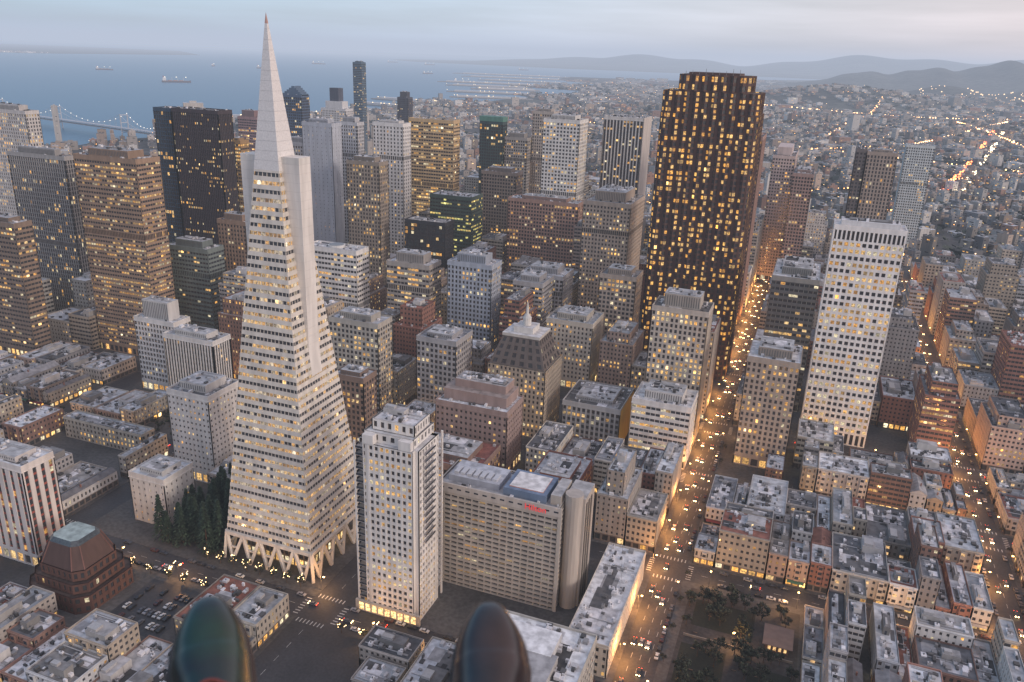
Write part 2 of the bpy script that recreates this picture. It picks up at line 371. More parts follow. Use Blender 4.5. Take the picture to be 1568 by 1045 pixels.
# ---- mansard
def mansard():
    x0,x1,y0,y1,h=-192,-150,474,512,50.;b=B();heroes.append((x0,x1,y0,y1))
    prism(b,rect(x0,x1,y0,y1),0,h,st((.38,.33,.27),.45,pw=.5,sw=.4),3.7,3.)
    R=lambda m,z:[(x0+m,y0+m,z),(x1-m,y0+m,z),(x1-m,y1-m,z),(x0+m,y1-m,z)]
    P0,P1=R(1,h),R(8,h+19)
    s=st((.13,.11,.1),.3,pw=.5,sw=.4,d=.6)
    for i in range(4):facade(b,P0[i],P0[(i+1)%4],P1[i],P1[(i+1)%4],6,4,s)
    b.box(x0+7.5,x1-7.5,y0+7.5,y1-7.5,h+19,h+21,W,(.5,.48,.44),(RF,(.55,.55,.55)))
    b.box(x0+14,x1-14,y0+12,y1-12,h+21,h+25,W,(.6,.59,.56),(RF,(.5,.5,.5)))
    cx,cy=(x0+x1)/2,(y0+y1)/2
    b.cyl(cx,cy,h+25,h+30,3,3,W,(.6,.59,.56),12);b.cyl(cx,cy,h+30,h+33,3.2,1.2,W,(.5,.5,.48),12);b.cyl(cx,cy,h+33,h+37,1,1,W,(.6,.59,.56),8);b.cyl(cx,cy,h+37,h+42,1,.1,MT,(.5,.5,.45),8)
    b.obj("mansard_roof_building",(cx,cy,0))
mansard()
def octo():
    cx,cy=-301,232;b=B();heroes.append((cx-20,cx+20,cy-18,cy+18));bc=(.11,.055,.042)
    def O(r,c=.7):return [(cx-r,cy-r*c*.9),(cx-r*c,cy-r*.9),(cx+r*c,cy-r*.9),(cx+r,cy-r*c*.9),(cx+r,cy+r*c*.9),(cx+r*c,cy+r*.9),(cx-r*c,cy+r*.9),(cx-r,cy+r*c*.9)]
    s=st(bc,.15,pw=.5,sw=.45)
    for r,z0,z1 in((19,0,9),(16.5,9,14),(14,14,19)):prism(b,O(r),z0,z1,s,3.8,3.4,(.1,.07,.06))
    P0=[(*p,18.9) for p in O(13.2)];P1=[(*p,29) for p in O(9.2)]
    b.frust(P0,P1,W,(.085,.05,.042),False)
    P2=[(*p,31) for p in O(7.6)];b.frust(P1,P2,G,(.4,.5,.5,.05),False);b.ngon(P2,RF,(.34,.42,.41))
    for a,c in zip(P0,P1):b.beam(a,c,.5,W,(.16,.08,.065))
    b.obj("octagonal_brick_building",(cx,cy,0))
octo()
vert=lambda w,l=.4,**k:st(w,l,pw=.4,sw=.5,so=-.3,**k)
hb=lambda w,l=.4,**k:st(w,l,**{**dict(pw=.1,sw=.52,so=0.,po=-.15),**k})
L=[
("pale_office_tower",-861,-796,640,657,175,st((.52,.5,.48),.35,pw=.5,sw=.35),{}),
("bronze_grid_tower",-677,-609,520,530,153,st((.34,.33,.32),.2,pw=.3,sw=.3,s=(.2,.19,.18)),dict(bw=2.6)),
("brown_office_tower",-550,-487,478,503,164,hb((.3,.21,.15),.6,ls=.8),dict(bw=2.6,fh=3.5)),
("brown_office_tower",-622,-574,436,452,113,hb((.24,.18,.14),.35),dict(pent=4)),
("dark_glass_tower",-580,-526,620,640,191,vert((.06,.048,.055),.25,s=(.035,.03,.03)),dict(bw=2.2,pent=0)),
("blue_glass_tower",-606,-585,624,646,190,st((.05,.08,.12),.1,pw=.15,sw=.2),dict(pent=0)),
("ochre_banded_office_block",-590,-568,700,714,155,hb((.34,.22,.11),.8),dict(pent=3)),
("red_crowned_tower",-813,-779,1000,1016,150,hb((.3,.2,.2),.4),dict(pent=10)),
("blue_glass_tower",-733,-700,1000,1020,185,st((.09,.13,.2),.2,pw=.2,sw=.3),dict(pent=0)),
("stepped_white_tower",-835,-785,1250,1275,150,st((.55,.55,.55),.15,pw=.5,sw=.4),dict(pent=0)),
("slender_dark_residential_tower",-1044,-1021,1700,1720,221,hb((.1,.15,.2),.1),dict(pent=3)),
("slender_dark_residential_tower",-874,-848,1600,1622,155,vert((.08,.08,.1),.15),dict(pent=12)),
("blank_slab_tower",-491,-456,700,718,179,st((.42,.45,.5),.1,pw=.85,sw=.75),dict(bw=5,pent=4)),
("light_grid_office_tower",-512,-488,800,815,172,st((.5,.51,.53),.15,pw=.5,sw=.4),{}),
("grey_office_block",-560,-520,760,780,150,vert((.38,.39,.42),.2),{}),
("tall_white_grid_tower",-445,-409,760,778,178,st((.66,.65,.63),.15,pw=.55,sw=.45),dict(bw=4.2,pent=3)),
("brown_art_deco_tower",-428,-392,680,698,148,st((.28,.24,.2),.4,pw=.45,sw=.4),dict(pent=5)),
("golden_banded_tower",-450,-393,850,868,177,hb((.52,.38,.22),.4),dict(pent=0)),
("green_capped_glass_tower",-416,-384,980,996,168,st((.05,.08,.08),.25,pw=.2,sw=.3),dict(pent=0)),
("grey_office_block",-383,-352,985,1005,150,st((.35,.33,.31),.2),{}),
("gothic_revival_tower",-381,-345,1000,1026,118,st((.32,.25,.2),.2),dict(pent=0)),
("pale_office_tower",-351,-323,1000,1022,183,vert((.42,.38,.34),.15),dict(pent=4)),
("white_grid_office_tower",-276,-236,820,852,188,st((.66,.65,.62),.45,pw=.4,sw=.45),dict(bw=3.6,pent=5)),
("striped_dark_tower",-219,-177,850,890,192,st((.55,.54,.52),.25,pw=.35,sw=.5,so=-.35,s=(.06,.05,.05)),dict(bw=3.4,pent=0)),
("brown_office_tower",-70,-53,800,850,185,vert((.34,.22,.18),.15),dict(pent=3)),
("pink_stepped_tower",-52,-27,1000,1090,150,vert((.52,.43,.4),.12),dict(pent=0)),
("brick_apartment_tower",-26,-4,950,1010,137,st((.42,.3,.26),.15),dict(pent=4)),
("dark_banded_office_block",-20,13,600,660,104,hb((.3,.29,.27),.4,s=(.14,.14,.14)),dict(fh=4.2)),
("balconied_apartment_block",-24,8,495,532,76,st((.33,.29,.25),.45,pw=.5,sw=.4),dict(pent=6)),
("beige_grid_office_building",-89,-52,507,532,97,st((.45,.41,.36),.55,pw=.45,sw=.35),dict(pent=9,rc=(.12,.12,.12))),
("white_banded_office_building",-90,-52,472,502,44,hb((.66,.65,.63),.55),dict(fh=4.2,pent=6,rc=(.6,.6,.6))),
("yellow_sided_office_building",-138,-98,478,518,31,st((.4,.4,.4),.35,s=(.25,.25,.25)),dict(pent=3,rc=(.1,.1,.1))),
("stepped_brown_building",-201,-153,412,440,46,st((.32,.24,.22),.12,pw=.5,sw=.55),dict(pent=0)),
("blue_grey_office_tower",-264,-226,562,584,94,st((.36,.4,.46),.3,pw=.45,sw=.4),dict(pent=7)),
("grey_brown_office_tower",-318,-279,560,582,88,hb((.36,.33,.3),.45),dict(pent=8)),
("round_skylight_office_tower",-396,-346,560,580,92,hb((.68,.67,.65),.25),dict(fh=4.4,pent=0,rc=(.55,.56,.56))),
("black_glass_office_block",-365,-322,680,700,97,st((.04,.04,.045),.2,pw=.12,sw=.25),dict(pent=0)),
("dark_green_office_block",-378,-330,760,790,109,hb((.08,.11,.09),.5,wc=[(.9,.8,.25),(1,.7,.2)]),dict(pent=0)),
("brown_office_block",-362,-319,860,882,123,st((.3,.24,.2),.25),dict(pent=5)),
("long_brick_building",-305,-227,800,825,106,st((.34,.22,.18),.3),dict(pent=4)),
("ornate_tan_building",-194,-150,700,760,128,st((.46,.38,.31),.35,pw=.5,sw=.45),dict(pent=9)),
("tan_office_building",-152,-122,612,638,86,st((.42,.35,.29),.4),dict(pent=5)),
("pale_grey_office_building",-230,-191,640,672,71,st((.45,.45,.46),.25),dict(pent=6)),
("grey_office_block",-222,-196,600,630,74,hb((.4,.4,.41),.3),dict(pent=5)),
("beige_grid_office_building",-182,-144,570,604,56,st((.55,.51,.44),.45,pw=.55,sw=.45),dict(pent=5)),
("grey_beige_office_building",-302,-263,450,470,74,st((.4,.38,.34),.4),dict(pent=5)),
("grey_office_block",-240,-210,462,490,66,st((.34,.34,.35),.3),dict(pent=3)),
("white_black_grid_building",-456,-419,428,445,58,st((.62,.61,.59),.15,pw=.35,sw=.35,d=.8),dict(bw=2.8,pent=14)),
("black_finned_building",-402,-360,400,418,62,vert((.6,.59,.57),.1,s=(.04,.04,.04)),dict(bw=2.4,pent=4)),
("white_square_window_building",-338,-308,334,362,58,st((.65,.63,.6),.2,pw=.6,sw=.6),dict(bw=3,pent=5,fh=3.6)),
("tan_warehouse_office",-440,-374,345,356,15,st((.42,.38,.32),.5,pw=.5,sw=.4),dict(pent=0,cl=2)),
("plain_white_building",-324,-300,287,309,30,st((.6,.59,.57),.12,pw=.75,sw=.6),dict(bw=4,pent=3)),
("red_windowed_white_building",-372,-332,234,251.9,57,st((.62,.58,.55),.25,pw=.55,sw=.3,so=-.4,s=(.3,.08,.06)),dict(bw=5,pent=3)),
("dark_green_office_block",-508,-464,520,540,88,hb((.16,.19,.18),.15),dict(pent=6)),
("art_deco_tower",-486,-456,560,578,105,vert((.28,.2,.15),.2),dict(pent=6)),
("dark_slab_tower",33,43,900,925,172,vert((.14,.13,.13),.12),dict(pent=2)),
("tan_slab_tower",43.5,72,899,925,170,st((.34,.29,.25),.12,pw=.5,sw=.3),dict(pent=3)),
("white_hotel_tower",113,150,1300,1325,148,vert((.55,.6,.6),.1),dict(pent=0)),
("white_roofed_foreground_building",-92,-53,200,252,38,st((.42,.4,.36),.3),dict(pent=0,rc=(.72,.74,.75))),
("flat_roofed_corner_building",-71,-52,272,347,17,st((.52,.49,.44),.35,pw=.6,sw=.5),dict(pent=0,rc=(.62,.64,.66),cl=2)),
("bank_podium",-205,-155,372,408,26,st((.25,.17,.14),.4),dict(pent=4,rc=(.25,.1,.08))),
("brown_office_tower",-262,-240,392,408,60,st((.22,.16,.13),.3),dict(pent=3)),
("brick_office_building",-125,-98,372,410,28,st((.26,.12,.09),.4),dict(pent=3)),
]
for (n,x0,x1,y0,y1,h,s,k) in L:
    b=tower(n,x0,x1,y0,y1,h,s,**k);cx,cy=(x0+x1)/2,(y0+y1)/2
    if n=="stepped_brown_building":
        b.box(x0+3,x1-3,y0+6,y1-.7,h-1,h+6,W,s['w'],(RF,(.3,.25,.23)));b.box(x0+8,x1-6,y0+12,y1-1,h+6,h+11,W,s['w'],(RF,(.35,.33,.32)));clutter(b,x0+8,x1-6,y0+12,y1-1,h+11,2,False)
    if n=="round_skylight_office_tower":
        b.cyl(cx,cy,h-1,h+1,7,7,W,(.6,.6,.58),20);b.cyl(cx,cy,h+1,h+1.4,6,6,MT,(.25,.28,.3),20)
    if n=="stepped_white_tower":
        b.box(x0+8,x1-8,y0+3,y1-3,h,h+12,W,s['w']);b.box(x0+16,x1-16,y0+5,y1-5,h+12,h+34,W,(.08,.09,.12))
    if n=="green_capped_glass_tower":
        b.box(x0-.3,x1+.3,y0-.3,y1+.3,h,h+6,W,(.1,.22,.18))
    if n=="gothic_revival_tower":
        b.frust([(x0,y0,h),(x1,y0,h),(x1,y1,h),(x0,y1,h)],[(cx-2,cy-2,h+16),(cx+2,cy-2,h+16),(cx+2,cy+2,h+16),(cx-2,cy+2,h+16)],W,(.25,.16,.12))
    if n=="white_roofed_foreground_building":
        b.box(x0+6,x1-12,y1-22,y1-8,h-1,h+3,W,(.5,.5,.5),(RF,(.7,.71,.72)));clutter(b,x0,x1,y0,y1,h-1,.6,True)
    if n=="blue_glass_tower" and h==185:
        for k in range(5):b.box(x0+k*4,x1-k*3,y0+2,y1-2,h+k*2.5-1,h+2.5+k*2.5-1,W,(.1,.15,.22))
    if n=="pink_stepped_tower":
        b.box(x0+4,x1-5,y0+5,y1-30,h,h+9,W,s['w'])
    if n=="yellow_sided_office_building":
        b.add([[(x1+.26,y0,.2),(x1+.26,y1,.2),(x1+.26,y1,h-1),(x1+.26,y0,h-1)]],W,(.6,.38,.1))
    if n=="striped_dark_tower":
        b.box(x1+.3,x1+1,y0,y1,0,h,W,(.5,.46,.42))
    b.obj(n,(cx,cy,0))
# ---------------- streets & ground
XS=[-1045,-905,-760,-618,-475,-350,-187,-41,120,275,430,585,740];YS=[162,262,362,462,545,650,750,850,950,1050,1140]
def simple(name,base,rough=.9,layers=((.05,.8,1.15),(.8,.8,1.15)),bump=0):
    m,nt,p=mat(name);rgb=N(nt,'ShaderNodeRGB');rgb.outputs[0].default_value=(*base,1);c=rgb.outputs[0]
    for sc,a,b_ in layers:c=mul(nt,c,noisefac(nt,sc,3,a=a,b=b_))
    nt.links.new(c,p.inputs['Base Color']);p.inputs['Roughness'].default_value=rough;return m
M_ASPH=simple("asphalt",(.042,.042,.046),.65);M_PAVE=simple("pavement",(.085,.083,.082),.85,((.03,.7,1.2),(.5,.75,1.15)));M_PAINT=simple("road_paint",(.5,.5,.48),.7);M_GRASS=simple("grass",(.018,.022,.014),.9)
M_LAND=simple("city_ground",(.06,.058,.056),.9,((.002,.6,1.3),(.03,.5,1.4)))
coast=[(-1350,-600),(-1400,900),(-1700,1400),(-1760,1650),(-1720,1850),(-1950,2350),(-1850,3000),(-1800,3450),(-2050,3700),(-2050,4200),(-1500,4100),(-1480,4600),(-2000,5300),(-1750,5800),(-1800,6400),(-2600,6700),(-2500,7600),(-2100,8000),(-3000,9300),(-3300,10800),(-2200,11200),(-1300,12000),(-1100,14500),(0,17500),(9000,19000),(9000,-600)]
CP=np.array(coast,float)
def inland(X,Y):
    X=np.asarray(X,float);Y=np.asarray(Y,float);c=np.zeros(X.shape,bool);n=len(CP);j=n-1
    for i in range(n):
        xi,yi=CP[i];xj,yj=CP[j]
        c^=((yi>Y)!=(yj>Y))&(X<(xj-xi)*(Y-yi)/(yj-yi+1e-9)+xi);j=i
    return c
def poly(name,pts,z,m,skirt=0):
    me=bpy.data.meshes.new(name);n=len(pts);v=[(x,y,z) for x,y in pts];f=[list(range(n))]
    if skirt:
        v+=[(x,y,z-skirt) for x,y in pts];f+=[[i,i+n,(i+1)%n+n,(i+1)%n] for i in range(n)]
    me.from_pydata(v,[],f);me.materials.append(m);o=bpy.data.objects.new(name,me);scene.collection.objects.link(o);return o
land=poly("ground",coast[::-1],0,M_LAND,4)
mw,nt,p=mat("bay_water");p.inputs['Base Color'].default_value=(.04,.13,.22,1);p.inputs['Roughness'].default_value=.35;p.inputs['IOR'].default_value=1.33
g=N(nt,'ShaderNodeNewGeometry');n1=N(nt,'ShaderNodeTexNoise');n1.inputs['Scale'].default_value=.03;n1.inputs['Detail'].default_value=4
bp=N(nt,'ShaderNodeBump');bp.inputs['Strength'].default_value=.6;bp.inputs['Distance'].default_value=2
nt.links.new(g.outputs['Position'],n1.inputs['Vector']);nt.links.new(n1.outputs[0],bp.inputs['Height']);nt.links.new(bp.outputs[0],p.inputs['Normal'])
poly("bay_water",[(-60000,-8000),(60000,-8000),(60000,90000),(-60000,90000)],-2,mw)
def quadsobj(name,Q,z,m,thick=0):
    b=B();
    for (x0,x1,y0,y1) in Q:
        if thick:b.box(x0,x1,y0,y1,z,z+thick,0,(1,1,1))
        else:b.add([[(x0,y0,z),(x1,y0,z),(x1,y1,z),(x0,y1,z)]],0,(1,1,1))
    return b.obj(name,mats=[m])
quadsobj("road",[(-1050,750,100,1146)],.02,M_ASPH)
blocks=[]
for i in range(len(XS)-1):
    for j in range(len(YS)-1):
        blocks.append((XS[i]+8,XS[i+1]-8,YS[j]+7.5,YS[j+1]-7.5))
nb=[]
for (x0,x1,y0,y1) in blocks:
    if x0==-187+8 and y0==162+7.5: continue   # Columbus cuts this block
    nb.append((x0,x1,y0,y1))
quadsobj("pavement",nb,.02,M_PAVE,.13)
def wedge(pts,z0,z1,m,name):
    b=B();n=len(pts);b.add([[(*pts[i],z0),(*pts[(i+1)%n],z0),(*pts[(i+1)%n],z1),(*pts[i],z1)] for i in range(n)],0,(1,1,1));b.ngon([(*p,z1) for p in pts],0,(1,1,1));return b.obj(name,mats=[m])
wedge([(-158,254),(-98,170),(-49,170),(-49,254)],.02,.15,M_PAVE,"pavement")
mk=[]
for x in(-41,120,-187):
    for y in range(190,1100,9):
        if min(abs(y-s) for s in YS)<12:continue
        for dx in((-4,0,4) if x==-41 else (0,)):mk.append((x+dx-.08,x+dx+.08,y,y+3.5))
for y in YS:
    for x in range(-340,300,9):
        if min(abs(x-s) for s in XS)<13:continue
        mk.append((x,x+3.5,y-.08,y+.08))
for x in XS[4:10]:
    for y in YS[:7]:
        for sg in(-1,1):
            for k in range(8):
                xx=x-7+k*1.9;a=y+sg*9.2;mk.append((xx,xx+.5,a-1.3,a+1.3))
            for k in range(7):
                yy=y-6+k*1.9;a=x+sg*10.2;mk.append((a-1.3,a+1.3,yy,yy+.5))
quadsobj("road_markings",mk,.03,M_PAINT)
park=(-28,24,274,350)
quadsobj("park_terrace",[(-28,24,274,350)],.154,simple("dark_paving",(.045,.042,.04),.8,((.05,.6,1.3),(.6,.7,1.2))))
quadsobj("grass",[(-26,-6,282,308),(4,22,286,304),(-24,4,322,342)],.165,M_GRASS)
b=B();b.box(10,20,318,330,.15,4.,W,(.2,.13,.1),(RF,(.22,.14,.1)));b.box(8.5,21.5,316.5,331.5,4.,4.3,W,(.2,.13,.1),bot=True)
for k in range(4):b.box(11+k*2.3,12.2+k*2.3,317.9,318,1,3.,G,(1,.6,.25,1.))
b.obj("park_pavilion",(15,324,0));heroes.append((8,22,316,332))
b=B()
for (x0,x1,y,z) in((-26,4,278,1.1),(-26,22,313,1.3),(-2,-1.4,320,1.2)):b.box(x0,x1,y,y+.4,.15,z,W,(.25,.23,.2))
for k in range(14):
    x=rnd.uniform(-25,20);y=rnd.uniform(277,347);b.box(x,x+1.8,y,y+.45,.45,.52,MT,(.15,.09,.05),bot=True);b.box(x,x+.1,y,y+.4,.15,.45,MT,(.05,.05,.05));b.box(x+1.7,x+1.8,y,y+.4,.15,.45,MT,(.05,.05,.05))
b.obj("park_benches_and_walls")
# ---------------- infill
def overlap(x0,x1,y0,y1,m=1.):
    for (a,b_,c,d) in heroes:
        if x0<b_+m and x1>a-m and y0<d+m and y1>c-m:return True
    return False
WALLC=[(.42,.39,.34),(.36,.33,.3),(.52,.5,.46),(.3,.24,.2),(.24,.15,.12),(.42,.39,.36),(.62,.6,.57),(.33,.32,.32),(.48,.41,.33),(.34,.18,.14),(.52,.53,.54),(.44,.34,.29)]
def lowrise(x0,x1,y0,y1,h,d):
    b=B();kk=rnd.uniform(.65,1.15);w=tuple(min(.7,c*kk) for c in rnd.choice(WALLC))
    s=st(w,rnd.choice([0,.05,.15,.3,.45]),pw=rnd.uniform(.45,.65),sw=rnd.uniform(.45,.6),ls=.9,d=.3)
    if h>22 and rnd.random()<.35:s.update(pw=.12,sw=.5,po=-.1,so=0)
    P=rect(x0,x1,y0,y1);kk=rnd.uniform(.65,1.12);rc=tuple(c*kk for c in rnd.choice(ROOFC))
    if rnd.random()<.05:rc=(.26,.11,.08)
    w_,d_=x1-x0,y1-y0
    if d<700:
        zz=4. if h<25 else 5.
        sh=st((.15,.13,.12),rnd.choice([.2,.6,1.]),pw=.25,sw=.3,ls=1.7,d=.5)
        nf=max(1,round((h-zz-.8)/3.4))
        for i in(0,1,3):
            p,q=P[i],P[(i+1)%4];Ln=math.hypot(q[0]-p[0],q[1]-p[1])
            facade(b,(*p,.1),(*q,.1),(*p,zz),(*q,zz),max(1,round(Ln/4)),1,sh)
            facade(b,(*p,zz),(*q,zz),(*p,h-.8),(*q,h-.8),max(1,round(Ln/2.7)),nf,s)
            b.add([[(*p,h-.8),(*q,h-.8),(*q,h),(*p,h)]],W,tuple(c*.9 for c in w))
        p,q=P[2],P[3];b.add([[(*p,0),(*q,0),(*q,h),(*p,h)]],W,w)
        if h<16 and w_<11 and rnd.random()<.22:   # pitched roof
            rh=rnd.uniform(1.6,2.8);xm=(x0+x1)/2;rcc=rnd.choice([(.2,.1,.08),(.14,.14,.15),(.3,.3,.31)])
            b.add([[(x0-.2,y0-.2,h),(xm,y0-.2,h+rh),(xm,y1+.1,h+rh),(x0-.2,y1+.1,h)][::-1],[(xm,y0-.2,h+rh),(x1+.05,y0-.2,h),(x1+.05,y1+.1,h),(xm,y1+.1,h+rh)][::-1]],RF,rcc)
            for yy in(y0,y1):b.ngon([(x0,yy,h),(x1,yy,h),(xm,yy,h+rh-.05)],W,w)
            b.box(xm+1,xm+1.7,y0+d_*.4,y0+d_*.4+.7,h,h+rh+1,W,(.25,.13,.1))
            b.obj("lowrise_building",((x0+x1)/2,(y0+y1)/2,0));return
        roof(b,P,h,rc,w,.8)
        b.box(x0-.0,x1+.0,y0-.35,y0-.003,h-.7,h-.35,W,tuple(min(.7,c*1.2) for c in w),bot=True)
        if h<18 and rnd.random()<.5:
            ac=rnd.choice([(.25,.05,.04),(.05,.13,.08),(.3,.22,.08),(.3,.3,.3)])
            b.add([[(x0+1,y0-1.4,2.9),(x1-1,y0-1.4,2.9),(x1-1,y0-.02,3.7),(x0+1,y0-.02,3.7)]],MT,ac)
        if h<20 and w_>7 and rnd.random()<.5:
            for k in range(max(1,int(w_/6))):
                xx=x0+(k+.5)*w_/max(1,int(w_/6));b.box(xx-1.2,xx+1.2,y0-.9,y0-.004,zz+.3,h-1.2,W,tuple(c*1.05 for c in w),bot=True)
                for f in range(nf):
                    zf=zz+.3+(f+.3)*(h-1.5-zz)/nf;b.add([[(xx-.9,y0-.92,zf),(xx+.9,y0-.92,zf),(xx+.9,y0-.92,zf+1.6),(xx-.9,y0-.92,zf+1.6)]],G,(1,.6,.25,.8*(rnd.random()<.25)))
        if w_>9 and d_>14 and rnd.random()<.4:
            lx=x0+w_*rnd.uniform(.3,.6);ly=y0+d_*rnd.uniform(.35,.6);b.box(lx,lx+2.2,ly,ly+4,h-.8,h-.72,MT,(.015,.015,.018))
        clutter(b,x0,x1,y0,y1,h-.8,1.9,rnd.random()<.65)
    else:
        for i in(0,1,3):
            p,q=P[i],P[(i+1)%4];Ln=math.hypot(q[0]-p[0],q[1]-p[1])
            facade(b,(*p,0),(*q,0),(*p,h-1.2),(*q,h-1.2),max(1,round(Ln/3.4)),max(1,round(h/3.7)),s)
            b.add([[(*p,h-1.2),(*q,h-1.2),(*q,h),(*p,h)]],W,w)
        roof(b,P,h,rc,w,.8);clutter(b,x0,x1,y0,y1,h-.8,.5,True)
    if h>28 and w_>14 and d_>14 and rnd.random()<.6:
        m=rnd.uniform(2.5,4.5);hh=h+rnd.uniform(5,14);Q=rect(x0+m,x1-m,y0+m,y1-m);prism(b,Q,h-.8,hh,s,3.6,2.9,rc,.8);clutter(b,x0+m,x1-m,y0+m,y1-m,hh-.8,1.,True)
    nm="lowrise_building" if h<18 else "midrise_building"
    b.obj(nm,((x0+x1)/2,(y0+y1)/2,0))
cnt=0
for (bx0,bx1,by0,by1) in nb:
    if by1<150:continue
    X=(bx0+bx1)/2;Y=(by0+by1)/2
    china=X>-41 and Y<560
    depth=(by1-by0)/2
    alley=(bx0+bx1)/2+rnd.uniform(-12,12)
    rows=[(by0,by0+depth-.5),(by0+depth+.5,by1)]
    for (ra,rb) in rows:
        x=bx0+2.2
        while x<bx1-6:
            if china:w=rnd.choice([7.5,8,9,10,12,15,20,26])*rnd.uniform(.85,1.15)
            elif Y<460:w=rnd.uniform(10,24)
            else:w=rnd.uniform(16,34)
            if china and abs(x-alley)<3:x+=5.
            if x<park[1]+1 and x+w>park[0] and ra<park[3] and rb>park[2]:x=park[1]+1.5
            w=min(w,bx1-2.2-x)
            if w<5:break
            a,c=ra+(2.2 if ra==by0 else rnd.uniform(0,9)*(rnd.random()<.6)),rb-(2.2 if rb==by1 else rnd.uniform(0,10)*(rnd.random()<.6))
            xm,ym=x+w/2,(a+c)/2
            ok=inview(xm,ym,10) and not overlap(x,x+w,a,c)
            if ok and -290<xm<-200 and 268<ym<356:ok=False
            if ok and x+w>-277 and x<-241 and Y<255 and ym>212:ok=False
            if ok:
                if china:h=rnd.choice([6,8,9,11,12,13,15,16,19,23])+rnd.random()
                elif X>-41:h=rnd.uniform(13,38) if rnd.random()<.8 else rnd.uniform(38,62)
                elif Y<260:h=rnd.uniform(7,15)
                elif Y<360:h=rnd.uniform(9,18)
                elif Y<460:h=rnd.uniform(9,16) if X<-350 else rnd.uniform(16,30)
                elif X<-480:h=rnd.uniform(15,50)
                else:h=rnd.uniform(25,55) if rnd.random()<.8 else rnd.uniform(55,75)
                if Y>700 and X<-41:h*=1.3
                dd=math.hypot(xm,ym)
                if (china or Y<260) and rnd.random()<.45 and c-a>26:
                    md=a+(c-a)*rnd.uniform(.35,.65);lowrise(x,x+w-.25,a,md,h,dd);lowrise(x,x+w-.25,md+.3,c,max(5,h+rnd.choice([-5,-4,-3,3,4,6])),dd)
                else:lowrise(x,x+w-.25,a,c,h,dd)
                cnt+=1
            x+=w
for (x0,x1,y0,y1,h) in [(-152,-128,238,252,11),(-124,-97,222,252,14),(-124,-100,196,219,12),(-146,-128,222,236,9)]:
    lowrise(x0,x1,y0,y1,h,300)
